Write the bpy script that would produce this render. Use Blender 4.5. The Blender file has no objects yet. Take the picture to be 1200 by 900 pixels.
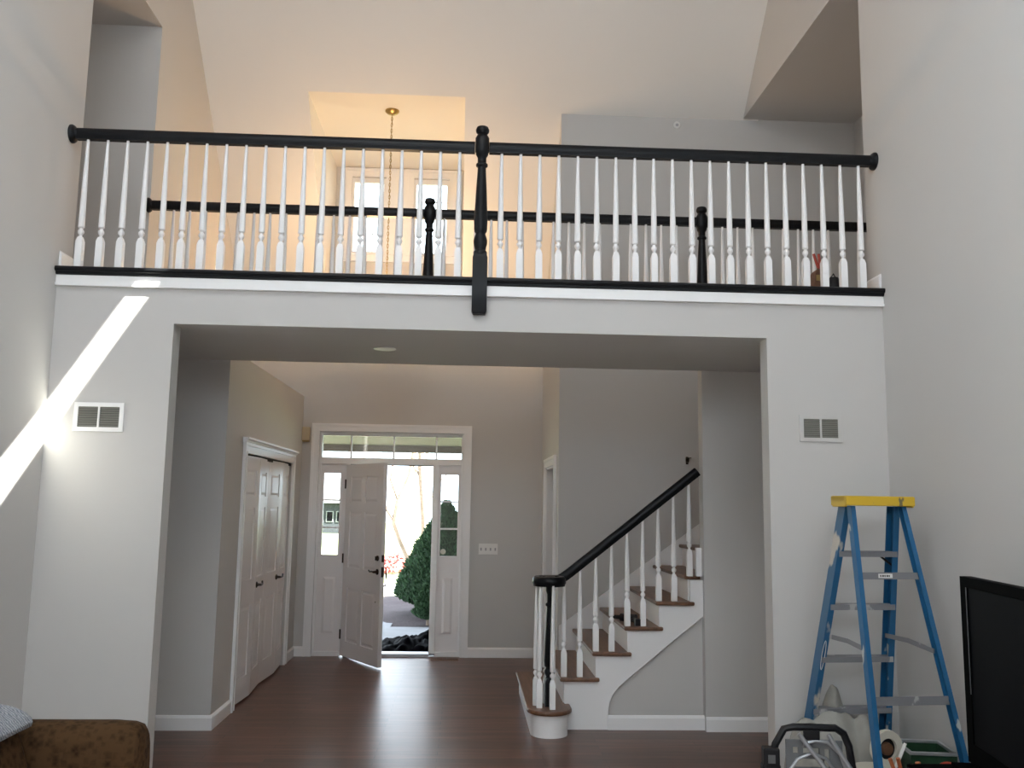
import bpy, math, random
from mathutils import Vector, Matrix, noise
random.seed(7)
SC = bpy.context.scene
COL = SC.collection
PI = math.pi

# ------------------------------------------------------------------ camera
def setup_camera():
    f, pitch, yaw, roll = 1051.28, math.radians(7.5313), math.radians(2.8267), math.radians(0.8701)
    fw = Vector((math.sin(yaw) * math.cos(pitch), math.cos(yaw) * math.cos(pitch), math.sin(pitch)))
    r = Vector((math.cos(yaw), -math.sin(yaw), 0)); u = r.cross(fw)
    r2 = math.cos(roll) * r + math.sin(roll) * u
    u2 = -math.sin(roll) * r + math.cos(roll) * u
    cam = bpy.data.cameras.new('camera'); o = bpy.data.objects.new('camera', cam); COL.objects.link(o)
    m = Matrix((r2, u2, -fw)).transposed().to_4x4(); m.translation = Vector((0, -5.4207, 1.6596))
    o.matrix_world = m
    cam.sensor_width = 36; cam.lens = f / 1200 * 36; cam.clip_end = 300; cam.clip_start = 0.05
    SC.camera = o
setup_camera()

# ------------------------------------------------------------------ world, sun, daylight, exposure
W = bpy.data.worlds.new('world'); SC.world = W; W.use_nodes = True
W.node_tree.nodes['Background'].inputs[0].default_value = (0.76, 0.88, 1.0, 1)
W.node_tree.nodes['Background'].inputs[1].default_value = 6.5
SUN_DIR = Vector((-0.52, 0.30, -0.591)).normalized()
def add_sun():
    l = bpy.data.lights.new('sun', 'SUN'); l.energy = 75; l.angle = math.radians(0.3); l.color = (1, 0.95, 0.87)
    o = bpy.data.objects.new('sun', l); COL.objects.link(o)
    o.rotation_euler = SUN_DIR.to_track_quat('-Z', 'Y').to_euler(); o.location = (6, -6, 12)
add_sun()
def area(name, loc, aim, sx, sy, power, color):
    l = bpy.data.lights.new(name, 'AREA'); l.shape = 'RECTANGLE'; l.size = sx; l.size_y = sy; l.energy = power; l.color = color
    o = bpy.data.objects.new(name, l); COL.objects.link(o); o.location = loc
    o.rotation_euler = Vector(aim).to_track_quat('-Z', 'Y').to_euler()
    return o
# daylight coming through the tall windows in the wall behind the camera
REAR_WIN = [(-1.95, -0.75), (-0.6, 0.7), (0.85, 2.1)]
for a_, b_ in REAR_WIN:
    area('rear_window_daylight', ((a_ + b_) / 2, -8.27, 4.17), (0, 1, 0), b_ - a_, 1.4, 10, (0.88, 0.95, 1.0))
# fill lamps at unseen side windows, added to brighten the opposite walls
FILL_WIN = (-6.4, -4.0, 3.0, 5.4)
area('left_fill_lamp', (-2.74, -5.2, 4.2), (1, 0, 0), 2.4, 2.4, 27, (0.88, 0.95, 1.0))
area('right_fill_lamp', (2.85, -5.2, 4.2), (-1, 0, 0), 2.4, 2.4, 27, (0.88, 0.95, 1.0))
# fill lamp added under the roof, brightening the upper walls more than the lower
area('roof_fill_lamp', (-0.85, -3.6, 6.44), (0, 0.287, -0.958), 2.6, 1.5, 70, (0.88, 0.95, 1.0))
SC.view_settings.view_transform = 'Standard'
SC.view_settings.look = 'None'
SC.view_settings.gamma = 1
SC.view_settings.use_curve_mapping = False
SC.view_settings.exposure = 0.16
SC.cycles.use_denoising = True
SC.cycles.max_bounces = 10
SC.cycles.diffuse_bounces = 6
SC.cycles.sample_clamp_indirect = 6

# ------------------------------------------------------------------ materials
def new_mat(name):
    m = bpy.data.materials.new(name); m.use_nodes = True
    nt = m.node_tree; b = nt.nodes['Principled BSDF']
    return m, nt, b
def paint(name, col, rough=0.6, metal=0.0, bump=0.0, scale=60, var=0.0, vscale=3, coat=0.0, spec=.5):
    m, nt, b = new_mat(name); b.inputs['Specular IOR Level'].default_value = spec
    b.inputs['Base Color'].default_value = (*col, 1); b.inputs['Roughness'].default_value = rough
    b.inputs['Metallic'].default_value = metal
    if coat: b.inputs['Coat Weight'].default_value = coat
    tc = nt.nodes.new('ShaderNodeTexCoord')
    if bump:
        n = nt.nodes.new('ShaderNodeTexNoise'); n.inputs['Scale'].default_value = scale; n.inputs['Detail'].default_value = 3
        nt.links.new(tc.outputs['Object'], n.inputs['Vector'])
        bp = nt.nodes.new('ShaderNodeBump'); bp.inputs['Strength'].default_value = bump; bp.inputs['Distance'].default_value = 0.01
        nt.links.new(n.outputs['Fac'], bp.inputs['Height']); nt.links.new(bp.outputs['Normal'], b.inputs['Normal'])
    if var:
        n2 = nt.nodes.new('ShaderNodeTexNoise'); n2.inputs['Scale'].default_value = vscale; n2.inputs['Detail'].default_value = 5
        nt.links.new(tc.outputs['Object'], n2.inputs['Vector'])
        cr = nt.nodes.new('ShaderNodeValToRGB')
        cr.color_ramp.elements[0].position = 0.3; cr.color_ramp.elements[1].position = 0.7
        cr.color_ramp.elements[0].color = (*[c * (1 - var) for c in col], 1)
        cr.color_ramp.elements[1].color = (*[min(1, c * (1 + var)) for c in col], 1)
        nt.links.new(n2.outputs['Fac'], cr.inputs['Fac']); nt.links.new(cr.outputs['Color'], b.inputs['Base Color'])
    return m
def splatter(name, base, spot, rough, scale, thr, spot2=None):
    """base paint with dried specks and runs of another colour (wear)"""
    m, nt, b = new_mat(name); b.inputs['Roughness'].default_value = rough
    tc = nt.nodes.new('ShaderNodeTexCoord'); mp = nt.nodes.new('ShaderNodeMapping'); mp.inputs['Scale'].default_value = (1, 1, 0.45)
    n = nt.nodes.new('ShaderNodeTexNoise'); n.inputs['Scale'].default_value = scale; n.inputs['Detail'].default_value = 4
    cr = nt.nodes.new('ShaderNodeValToRGB'); cr.color_ramp.elements[0].position = thr; cr.color_ramp.elements[1].position = thr + 0.03
    cr.color_ramp.elements[0].color = (*base, 1); cr.color_ramp.elements[1].color = (*spot, 1)
    nt.links.new(tc.outputs['Object'], mp.inputs['Vector']); nt.links.new(mp.outputs['Vector'], n.inputs['Vector'])
    nt.links.new(n.outputs['Fac'], cr.inputs['Fac']); nt.links.new(cr.outputs['Color'], b.inputs['Base Color'])
    return m
def wood(name, c1, c2, rough, along='X', plank=None, coat=0.0):
    m, nt, b = new_mat(name); b.inputs['Roughness'].default_value = rough; b.inputs['Coat Weight'].default_value = coat
    tc = nt.nodes.new('ShaderNodeTexCoord'); mp = nt.nodes.new('ShaderNodeMapping')
    mp.inputs['Scale'].default_value = (1.2, 14, 14) if along == 'X' else (14, 1.2, 14)
    n = nt.nodes.new('ShaderNodeTexNoise'); n.inputs['Scale'].default_value = 3; n.inputs['Detail'].default_value = 8
    nt.links.new(tc.outputs['Object'], mp.inputs['Vector']); nt.links.new(mp.outputs['Vector'], n.inputs['Vector'])
    cr = nt.nodes.new('ShaderNodeValToRGB'); cr.color_ramp.elements[0].position = 0.3; cr.color_ramp.elements[1].position = 0.72
    cr.color_ramp.elements[0].color = (*c1, 1); cr.color_ramp.elements[1].color = (*c2, 1)
    nt.links.new(n.outputs['Fac'], cr.inputs['Fac'])
    out = cr.outputs['Color']
    if plank:
        br = nt.nodes.new('ShaderNodeTexBrick'); br.offset = 0.37; br.inputs['Scale'].default_value = 1
        br.inputs['Brick Width'].default_value = 1.1; br.inputs['Row Height'].default_value = plank; br.inputs['Mortar Size'].default_value = 0.0022
        br.inputs['Color1'].default_value = (0.72, 0.72, 0.72, 1); br.inputs['Color2'].default_value = (1.25, 1.2, 1.15, 1); br.inputs['Mortar'].default_value = (0.35, 0.35, 0.35, 1)
        nt.links.new(tc.outputs['Object'], br.inputs['Vector'])
        mx = nt.nodes.new('ShaderNodeMix'); mx.data_type = 'RGBA'; mx.blend_type = 'MULTIPLY'; mx.inputs[0].default_value = 1
        nt.links.new(out, mx.inputs[6]); nt.links.new(br.outputs['Color'], mx.inputs[7]); out = mx.outputs[2]
        bp = nt.nodes.new('ShaderNodeBump'); bp.inputs['Strength'].default_value = 0.15; bp.inputs['Distance'].default_value = 0.004; bp.invert = True
        nt.links.new(br.outputs['Fac'], bp.inputs['Height']); nt.links.new(bp.outputs['Normal'], b.inputs['Normal'])
    nt.links.new(out, b.inputs['Base Color'])
    return m
def glass_mat():
    m = bpy.data.materials.new('window_glass'); m.use_nodes = True; nt = m.node_tree
    nt.nodes.remove(nt.nodes['Principled BSDF'])
    t = nt.nodes.new('ShaderNodeBsdfTransparent'); t.inputs[0].default_value = (0.94, 0.97, 0.96, 1)
    g = nt.nodes.new('ShaderNodeBsdfGlossy'); g.inputs['Roughness'].default_value = 0.02
    fr = nt.nodes.new('ShaderNodeFresnel'); mx = nt.nodes.new('ShaderNodeMixShader')
    nt.links.new(fr.outputs[0], mx.inputs[0]); nt.links.new(t.outputs[0], mx.inputs[1]); nt.links.new(g.outputs[0], mx.inputs[2])
    nt.links.new(mx.outputs[0], nt.nodes['Material Output'].inputs[0])
    return m
def frosted():
    m = bpy.data.materials.new('frosted_glass'); m.use_nodes = True; nt = m.node_tree; nt.nodes.remove(nt.nodes['Principled BSDF'])
    a = nt.nodes.new('ShaderNodeBsdfDiffuse'); a.inputs[0].default_value = (.88, .80, .68, 1)
    b = nt.nodes.new('ShaderNodeBsdfTranslucent'); b.inputs[0].default_value = (.95, .84, .68, 1)
    mx = nt.nodes.new('ShaderNodeMixShader'); mx.inputs[0].default_value = .92
    nt.links.new(a.outputs[0], mx.inputs[1]); nt.links.new(b.outputs[0], mx.inputs[2]); nt.links.new(mx.outputs[0], nt.nodes['Material Output'].inputs[0])
    return m
def chenille(name, c1, c2):
    m, nt, b = new_mat(name); b.inputs['Roughness'].default_value = 0.95
    b.inputs['Specular IOR Level'].default_value = 0.1
    tc = nt.nodes.new('ShaderNodeTexCoord')
    v = nt.nodes.new('ShaderNodeTexVoronoi'); v.inputs['Scale'].default_value = 34; v.distance = 'CHEBYCHEV'
    n = nt.nodes.new('ShaderNodeTexNoise'); n.inputs['Scale'].default_value = 16; n.inputs['Detail'].default_value = 8
    nt.links.new(tc.outputs['Object'], v.inputs['Vector']); nt.links.new(tc.outputs['Object'], n.inputs['Vector'])
    ad = nt.nodes.new('ShaderNodeMath'); ad.operation = 'MULTIPLY_ADD'; ad.inputs[1].default_value = 0.7
    nt.links.new(v.outputs['Distance'], ad.inputs[0]); nt.links.new(n.outputs['Fac'], ad.inputs[2])
    cr = nt.nodes.new('ShaderNodeValToRGB'); cr.color_ramp.elements[0].position = 0.35; cr.color_ramp.elements[1].position = 0.85
    cr.color_ramp.elements[0].color = (*c1, 1); cr.color_ramp.elements[1].color = (*c2, 1)
    nt.links.new(ad.outputs[0], cr.inputs['Fac']); nt.links.new(cr.outputs['Color'], b.inputs['Base Color'])
    bp = nt.nodes.new('ShaderNodeBump'); bp.inputs['Strength'].default_value = 0.5; bp.inputs['Distance'].default_value = 0.006
    nt.links.new(ad.outputs[0], bp.inputs['Height']); nt.links.new(bp.outputs['Normal'], b.inputs['Normal'])
    return m
def knit(name, c1, c2):
    m, nt, b = new_mat(name); b.inputs['Roughness'].default_value = 0.95
    tc = nt.nodes.new('ShaderNodeTexCoord')
    w = nt.nodes.new('ShaderNodeTexWave'); w.inputs['Scale'].default_value = 42; w.inputs['Distortion'].default_value = 7; w.bands_direction = 'DIAGONAL'
    nt.links.new(tc.outputs['Object'], w.inputs['Vector'])
    cr = nt.nodes.new('ShaderNodeValToRGB'); cr.color_ramp.elements[0].color = (*c1, 1); cr.color_ramp.elements[1].color = (*c2, 1)
    nt.links.new(w.outputs['Fac'], cr.inputs['Fac']); nt.links.new(cr.outputs['Color'], b.inputs['Base Color'])
    bp = nt.nodes.new('ShaderNodeBump'); bp.inputs['Strength'].default_value = 0.6; bp.inputs['Distance'].default_value = 0.008
    nt.links.new(w.outputs['Fac'], bp.inputs['Height']); nt.links.new(bp.outputs['Normal'], b.inputs['Normal'])
    return m
def emit(name, col, s):
    m, nt, b = new_mat(name); b.inputs['Base Color'].default_value = (*col, 1)
    b.inputs['Emission Color'].default_value = (*col, 1); b.inputs['Emission Strength'].default_value = s
    return m

M = dict(
    wall=paint('wall_greige_paint', (0.56, 0.545, 0.53), 0.75, bump=0.05, scale=220),
    ceil=paint('ceiling_paint', (0.82, 0.79, 0.75), 0.85, bump=0.05, scale=180),
    white=paint('white_trim_paint', (0.86, 0.85, 0.85), 0.35),
    door=paint('white_door_paint', (0.82, 0.79, 0.79), 0.28),
    black=paint('black_satin_paint', (0.006, 0.0065, 0.008), 0.38, spec=.22),
    floor=wood('dark_plank_floor', (0.085, 0.036, 0.024), (0.150, 0.066, 0.044), 0.33, 'X', 0.083),
    tread=wood('brown_stair_wood', (0.10, 0.045, 0.025), (0.20, 0.095, 0.05), 0.38, 'Y'),
    glass=glass_mat(), frost=frosted(),
    bronze=paint('dark_bronze_metal', (0.05, 0.038, 0.032), 0.35, 0.9),
    brass=paint('aged_brass', (0.42, 0.30, 0.12), 0.35, 0.9),
    grille=paint('grey_grille_metal', (0.62, 0.61, 0.58), 0.5),
    dark=paint('dark_void', (0.05, 0.048, 0.045), 0.9),
    slat=paint('grille_slat_paint', (0.20, 0.195, 0.17), 0.6),
    beige=paint('beige_plastic', (0.55, 0.45, 0.30), 0.5),
    plate=paint('white_plastic', (0.78, 0.77, 0.75), 0.4),
    toggle=paint('grey_plastic', (0.35, 0.35, 0.36), 0.5),
    blue=splatter('ladder_blue_fibreglass', (0.010, 0.105, 0.24), (0.50, 0.52, 0.50), 0.5, 9, 0.66),
    bluestain=splatter('ladder_blue_paint_stained', (0.014, 0.10, 0.22), (0.52, 0.48, 0.42), 0.5, 5, 0.55),
    yellow=splatter('ladder_yellow_plastic', (0.62, 0.40, 0.025), (0.16, 0.13, 0.06), 0.5, 20, 0.60),
    alu=splatter('scuffed_aluminium', (0.20, 0.20, 0.215), (0.42, 0.42, 0.42), 0.5, 10, 0.60),
    plastic=paint('black_plastic', (0.010, 0.010, 0.012), 0.45, spec=.3, bump=0.1, scale=90),
    screen=paint('black_screen_glass', (0.002, 0.002, 0.003), 0.5, spec=.04),
    bezel=paint('black_gloss_bezel', (0.002, 0.002, 0.002), 0.5, spec=.012),
    steel=paint('bright_steel', (0.42, 0.43, 0.45), 0.4, 0.6),
    greyplate=paint('grey_cast_plate', (0.16, 0.165, 0.17), 0.5, 0.4, bump=0.2, scale=40),
    canvas=paint('grey_canvas', (0.34, 0.33, 0.30), 0.95, bump=1.0, scale=13, var=0.12, vscale=5),
    cream=paint('cream_plastic', (0.66, 0.63, 0.54), 0.5),
    green=paint('dark_green_enamel', (0.02, 0.06, 0.03), 0.4, 0.2, var=0.3, vscale=8),
    orange=paint('orange_copper_handle', (0.55, 0.17, 0.07), 0.4, 0.3),
    red=paint('red_rubber', (0.45, 0.06, 0.035), 0.5),
    leather=paint('brown_leather', (0.16, 0.075, 0.04), 0.7, bump=0.3, scale=60, var=0.3),
    sofa=chenille('brown_chenille', (0.020, 0.011, 0.006), (0.080, 0.043, 0.020)),
    throw=knit('grey_knit_wool', (0.20, 0.22, 0.26), (0.46, 0.48, 0.52)),
    concrete=paint('pale_concrete', (0.24, 0.245, 0.26), 0.9, bump=0.3, scale=30, var=0.08),
    mulch=paint('dark_mulch', (0.035, 0.022, 0.024), 1.0, bump=1.0, scale=45, var=0.6, vscale=40),
    grass=paint('lawn_grass', (0.21, 0.24, 0.12), 1.0, bump=0.8, scale=60, var=0.3, vscale=30),
    spruce=paint('spruce_green', (0.042, 0.092, 0.040), 0.8, var=0.45, vscale=14),
    sprucein=paint('spruce_dark_core', (0.015, 0.035, 0.014), 1.0),
    bark=paint('grey_bark', (0.16, 0.12, 0.09), 0.95, bump=0.6, scale=25, var=0.3),
    redleaf=paint('red_leaves', (0.45, 0.09, 0.08), 0.8, var=0.4, vscale=12),
    tarp=paint('black_plastic_sheet', (0.0012, 0.0012, 0.002), 0.5, spec=.006),
    tan=wood('tan_porch_boards', (0.12, 0.085, 0.06), (0.19, 0.14, 0.10), 0.7, 'X'),
    siding=paint('slate_siding', (0.016, 0.019, 0.024), 0.8), roof=paint('grey_shingle', (0.16, 0.165, 0.17), 0.9, bump=0.4, scale=30),
    bulb=emit('warm_bulb_glass', (1.0, 0.72, 0.40), 12), candle=paint('ivory_sleeve', (0.75, 0.68, 0.52), 0.5),
    carpet=paint('beige_carpet', (0.56, 0.485, 0.465), 1.0, bump=0.5, scale=200),
)

# ------------------------------------------------------------------ mesh building helpers
MAT = {}           # object name -> world matrix at build time
def xf(loc=(0, 0, 0), rz=0.0): return Matrix.Translation(Vector(loc)) @ Matrix.Rotation(rz, 4, 'Z')
class MB:
    def __init__(s): s.v = []; s.f = []; s.flat = set()
    def add(s, vs, fs, mat=None):
        b = len(s.v)
        s.v += [(mat @ Vector(p) if mat else Vector(p)) for p in vs]
        s.f += [tuple(i + b for i in f) for f in fs]; return s
    def box(s, x0, x1, y0, y1, z0, z1, mat=None):
        vs = [(x, y, z) for z in (z0, z1) for y in (y0, y1) for x in (x0, x1)]
        return s.add(vs, [(0, 2, 3, 1), (4, 5, 7, 6), (0, 1, 5, 4), (2, 6, 7, 3), (0, 4, 6, 2), (1, 3, 7, 5)], mat)
    def frustum(s, x0, x1, z0, z1, y0, y1, inset, mat=None):
        """raised panel in the xz plane: wide at y0, inset at y1"""
        i = inset
        vs = [(x0, y0, z0), (x1, y0, z0), (x1, y0, z1), (x0, y0, z1), (x0 + i, y1, z0 + i), (x1 - i, y1, z0 + i), (x1 - i, y1, z1 - i), (x0 + i, y1, z1 - i)]
        return s.add(vs, [(0, 3, 2, 1), (4, 5, 6, 7), (0, 1, 5, 4), (1, 2, 6, 5), (2, 3, 7, 6), (3, 0, 4, 7)], mat)
    def prism(s, poly, axis, a, b, mat=None):
        n = len(poly); vs = []
        for d in (a, b):
            for p, q in poly: vs.append({'x': (d, p, q), 'y': (p, d, q), 'z': (p, q, d)}[axis])
        fs = [tuple(range(n)), tuple(range(2 * n - 1, n - 1, -1))] + [(i, i + n, (i + 1) % n + n, (i + 1) % n) for i in range(n)]
        return s.add(vs, fs, mat)
    def lathe(s, prof, n=12, c=(0, 0, 0), rot=0.0, mat=None):
        vs = []; fs = []; f0 = len(s.f)
        for r, z in prof:
            for k in range(n):
                t = rot + 2 * PI * k / n; vs.append((c[0] + r * math.cos(t), c[1] + r * math.sin(t), c[2] + z))
        for i in range(len(prof) - 1):
            for k in range(n):
                a = i * n + k; b = i * n + (k + 1) % n; fs.append((a, b, b + n, a + n))
        fs.append(tuple(range(n - 1, -1, -1))); fs.append(tuple((len(prof) - 1) * n + k for k in range(n)))
        s.add(vs, fs, mat)
        if n <= 8 and rot: s.flat |= set(range(f0, len(s.f)))
        return s
    def sweep(s, path, prof, up=(0, 0, 1), closed=False, mat=None):
        """prof: list of (side, up) offsets swept along path points"""
        up = Vector(up); P = [Vector(p) for p in path]; n = len(prof); vs = []; fs = []
        for i, p in enumerate(P):
            if closed: t = P[(i + 1) % len(P)] - P[i - 1]
            else: t = P[min(i + 1, len(P) - 1)] - P[max(i - 1, 0)]
            t.normalize(); sd = t.cross(up)
            if sd.length < 1e-4: sd = t.cross(Vector((0, 1, 0)))
            sd.normalize(); uu = sd.cross(t)
            for a, b in prof: vs.append(p + sd * a + uu * b)
        m = len(P)
        for i in range(m if closed else m - 1):
            for k in range(n):
                a = i * n + k; b = i * n + (k + 1) % n; c = ((i + 1) % m) * n
                fs.append((a, b, c + (k + 1) % n, c + k))
        if not closed:
            fs.append(tuple(range(n - 1, -1, -1))); fs.append(tuple((m - 1) * n + k for k in range(n)))
        return s.add(vs, fs, mat)
    def tube(s, path, r, n=8, closed=False, mat=None):
        return s.sweep(path, [(r * math.cos(2 * PI * k / n), r * math.sin(2 * PI * k / n)) for k in range(n)], closed=closed, mat=mat)
    def build(s, name, mat, parent=None, smooth=False, bevel=0.0, kind=None, subsurf=0, label=None):
        if parent is not None: base = MAT[parent.name]
        else:
            xs = [p.x for p in s.v]; ys = [p.y for p in s.v]; zs = [p.z for p in s.v]
            base = Matrix.Translation(((min(xs) + max(xs)) / 2, (min(ys) + max(ys)) / 2, min(zs)))
        inv = base.inverted()
        me = bpy.data.meshes.new(name); me.from_pydata([tuple(inv @ p) for p in s.v], [], s.f)
        import bmesh
        bm = bmesh.new(); bm.from_mesh(me); bmesh.ops.recalc_face_normals(bm, faces=bm.faces); bm.to_mesh(me); bm.free()
        o = bpy.data.objects.new(name, me); COL.objects.link(o); me.materials.append(mat)
        if smooth:
            for p in me.polygons: p.use_smooth = p.index not in s.flat
            try: me.set_sharp_from_angle(angle=math.radians(42))
            except Exception: pass
        if parent is not None: o.parent = parent
        else: o.matrix_world = base
        MAT[o.name] = base
        if bevel:
            md = o.modifiers.new('bevel', 'BEVEL'); md.width = bevel; md.segments = 2; md.limit_method = 'ANGLE'; md.angle_limit = math.radians(40)
        if subsurf:
            md = o.modifiers.new('subsurf', 'SUBSURF'); md.levels = subsurf; md.render_levels = subsurf
        if kind: o['kind'] = kind
        if label: o['label'] = label
        return o
def tag(o, label, cat, group=None, kind=None):
    o['label'] = label; o['category'] = cat
    if group: o['group'] = group
    if kind: o['kind'] = kind
    return o
def thing(name, label, cat, loc=(0, 0, 0), rz=0.0, group=None, kind=None):
    o = bpy.data.objects.new(name, None); COL.objects.link(o); o.empty_display_size = 0.1
    o.location = loc; o.rotation_euler = (0, 0, rz); MAT[o.name] = xf(loc, rz)
    return tag(o, label, cat, group, kind)
def struct(mb, name, mat, label, cat, **k): return tag(mb.build(name, mat, **k), label, cat, kind='structure')
def instance(name, mesh, mat_world, parent):
    """another copy of a part, sharing its mesh, standing at mat_world"""
    o = bpy.data.objects.new(name, mesh); COL.objects.link(o); o.parent = parent
    o.matrix_local = MAT[parent.name].inverted() @ mat_world; MAT[o.name] = mat_world
    return o
def slab(holes, axis, d0, d1, u0, u1, v0, v1, mapper=None):
    """rectangular slab in (u,v) with rectangular holes, thickness d0..d1 along axis"""
    us = sorted({u0, u1, *[h[0] for h in holes], *[h[1] for h in holes]}); vs_ = sorted({v0, v1, *[h[2] for h in holes], *[h[3] for h in holes]})
    us = [u for u in us if u0 <= u <= u1]; vs_ = [v for v in vs_ if v0 <= v <= v1]
    solid = lambda i, j: 0 <= i < len(us) - 1 and 0 <= j < len(vs_) - 1 and not any(
        h[0] - 1e-6 < (us[i] + us[i + 1]) / 2 < h[1] + 1e-6 and h[2] - 1e-6 < (vs_[j] + vs_[j + 1]) / 2 < h[3] + 1e-6 for h in holes)
    idx = {}; V = []; Fc = []
    def P(i, j, k):
        key = (i, j, k)
        if key not in idx:
            d = (d0, d1)[k]; u, v = us[i], vs_[j]
            p = {'x': (d, u, v), 'y': (u, d, v), 'z': (u, v, d)}[axis]
            V.append(mapper(p) if mapper else p); idx[key] = len(V) - 1
        return idx[key]
    for i in range(len(us) - 1):
        for j in range(len(vs_) - 1):
            if not solid(i, j): continue
            Fc.append((P(i, j, 0), P(i, j + 1, 0), P(i + 1, j + 1, 0), P(i + 1, j, 0)))
            Fc.append((P(i, j, 1), P(i + 1, j, 1), P(i + 1, j + 1, 1), P(i, j + 1, 1)))
            if not solid(i - 1, j): Fc.append((P(i, j, 0), P(i, j, 1), P(i, j + 1, 1), P(i, j + 1, 0)))
            if not solid(i + 1, j): Fc.append((P(i + 1, j, 0), P(i + 1, j + 1, 0), P(i + 1, j + 1, 1), P(i + 1, j, 1)))
            if not solid(i, j - 1): Fc.append((P(i, j, 0), P(i + 1, j, 0), P(i + 1, j, 1), P(i, j, 1)))
            if not solid(i, j + 1): Fc.append((P(i, j + 1, 0), P(i, j + 1, 1), P(i + 1, j + 1, 1), P(i + 1, j + 1, 0)))
    return MB().add(V, Fc)

# ------------------------------------------------------------------ the shell
L, F, S = 1.42, 4.55, 2.73                # loft rear edge, front-door wall, wall behind the stair
WL, WR, TW = -2.49, 2.60, 0.18
ZS, ZF, ZH = 2.70, 3.00, 5.37             # soffit, loft floor, loft hall ceiling
XO0, XO1 = -1.782, 1.853                  # great opening
XF, XR, XJ = -1.807, 0.839, 1.817         # closet wall, foyer right wall, right jamb wall
YB = -8.2                                 # wall behind the camera
RIDGE_Y, RIDGE_Z, PITCH = 0.4, 7.69, 0.30
slope = lambda y: 8.09 - y if y > RIDGE_Y else RIDGE_Z - PITCH * (RIDGE_Y - y)
DX0, DX1, DZ = -1.555, -0.085, 5.45       # dormer

struct(MB().box(WL - .15, WR + .15, YB - .2, 0.03, -0.1, 0), 'floor_great_room', M['carpet'], 'beige carpet of the great room in front of the opening', 'floor')
struct(MB().box(-4.3, 4.0, 0.03, F + .14, -0.1, 0), 'floor', M['floor'], 'dark reddish brown plank floor running from the opening to the front door', 'floor')
struct(MB().prism([(WL, 0), (XO0, 0), (XO0, ZS), (XO1, ZS), (XO1, 0), (WR, 0), (WR, 2.99), (WL, 2.99)], 'y', 0, 0.13), 'wall_front', M['wall'],
       'pale greige wall with the wide opening under the loft railing', 'wall')
struct(MB().box(-4.2, 3.7, 0.13, L, ZS, 2.96), 'ceiling_soffit', M['wall'], 'low soffit under the loft between opening and foyer', 'ceiling')
struct(MB().box(-4.2, 3.7, 0.13, L - .0, 2.96, ZF), 'floor_loft', M['carpet'], 'loft floor between the two black railings', 'floor')

def sidewall(x0, x1, yhole, right):
    mb = MB(); top = lambda y: slope(y) + .02
    a, b, c, d = FILL_WIN
    mb.prism([(YB, 0), (a, 0), (a, top(a)), (YB, top(YB))], 'x', x0, x1).prism([(b, 0), (TW, 0), (TW, top(TW)), (b, top(b))], 'x', x0, x1)
    mb.prism([(a, 0), (b, 0), (b, c), (a, c)], 'x', x0, x1).prism([(a, d), (b, d), (b, top(b)), (a, top(a))], 'x', x0, x1)
    mb.prism([(TW, 0), (L, 0), (L, ZF - .04), (TW, ZF - .04)], 'x', x0, x1)
    if right:
        mb.prism([(L, 0), (S, 0), (S, 1.6), (L, 1.6)], 'x', x0, x1)
    mb.prism([(TW, ZH), (yhole, ZH), (yhole, top(yhole)), (RIDGE_Y, top(RIDGE_Y)), (TW, top(TW))], 'x', x0, x1)
    if not right: mb.prism([(L, 0), (F, 0), (F, top(F)), (L, top(L))], 'x', x0, x1)
    return mb
struct(sidewall(WL - .15, WL, L, False), 'wall_left', M['wall'], 'tall greige left wall with the loft hall opening, crossed low by a sun streak', 'wall')
struct(sidewall(WR, WR + .15, S - .005, True), 'wall_right', M['wall'], 'tall greige right wall behind ladder and television', 'wall')
rw = [(a, b, 3.45, 4.9) for a, b in REAR_WIN]
struct(slab(rw, 'y', YB - .15, YB, WL - .15, WR + .15, 0, 5.2), 'wall_rear', M['wall'], 'wall with three tall windows behind the viewpoint', 'wall')
for i, (a, b) in enumerate(REAR_WIN):
    w = thing('window_%d' % (6 + i), 'tall window in the wall behind the viewpoint', 'window', ((a + b) / 2, YB, 3.45), 0, 'tall windows behind the viewpoint', 'structure')
    MB().box(a, a + .05, YB - .06, YB - .02, 3.45, 4.9).box(b - .05, b, YB - .06, YB - .02, 3.45, 4.9).box(a + .05, b - .05, YB - .06, YB - .02, 3.45, 3.5).box(a + .05, b - .05, YB - .06, YB - .02, 4.85, 4.9).build('frame', M['white'], w)
for i, x in enumerate((WL - .09, WR + .05)):  # unseen windows, added to go with the side fill lamps
    a, b, c, d = FILL_WIN
    w = thing('window_%d' % (10 + i), 'added high side window letting fill light onto the opposite wall', 'window', (x, (a + b) / 2, c), 0, 'added high side windows for fill light', 'structure')
    slab([(a + .06, (a + b) / 2 - .03, c + .06, d - .06), ((a + b) / 2 + .03, b - .06, c + .06, d - .06)], 'x', x, x + .04, a, b, c, d).build('frame', M['white'], w)
    for p, q in ((a + .06, (a + b) / 2 - .03), ((a + b) / 2 + .03, b - .06)): MB().box(x + .016, x + .022, p, q, c + .06, d - .06).build('pane', M['glass'], w)
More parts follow.
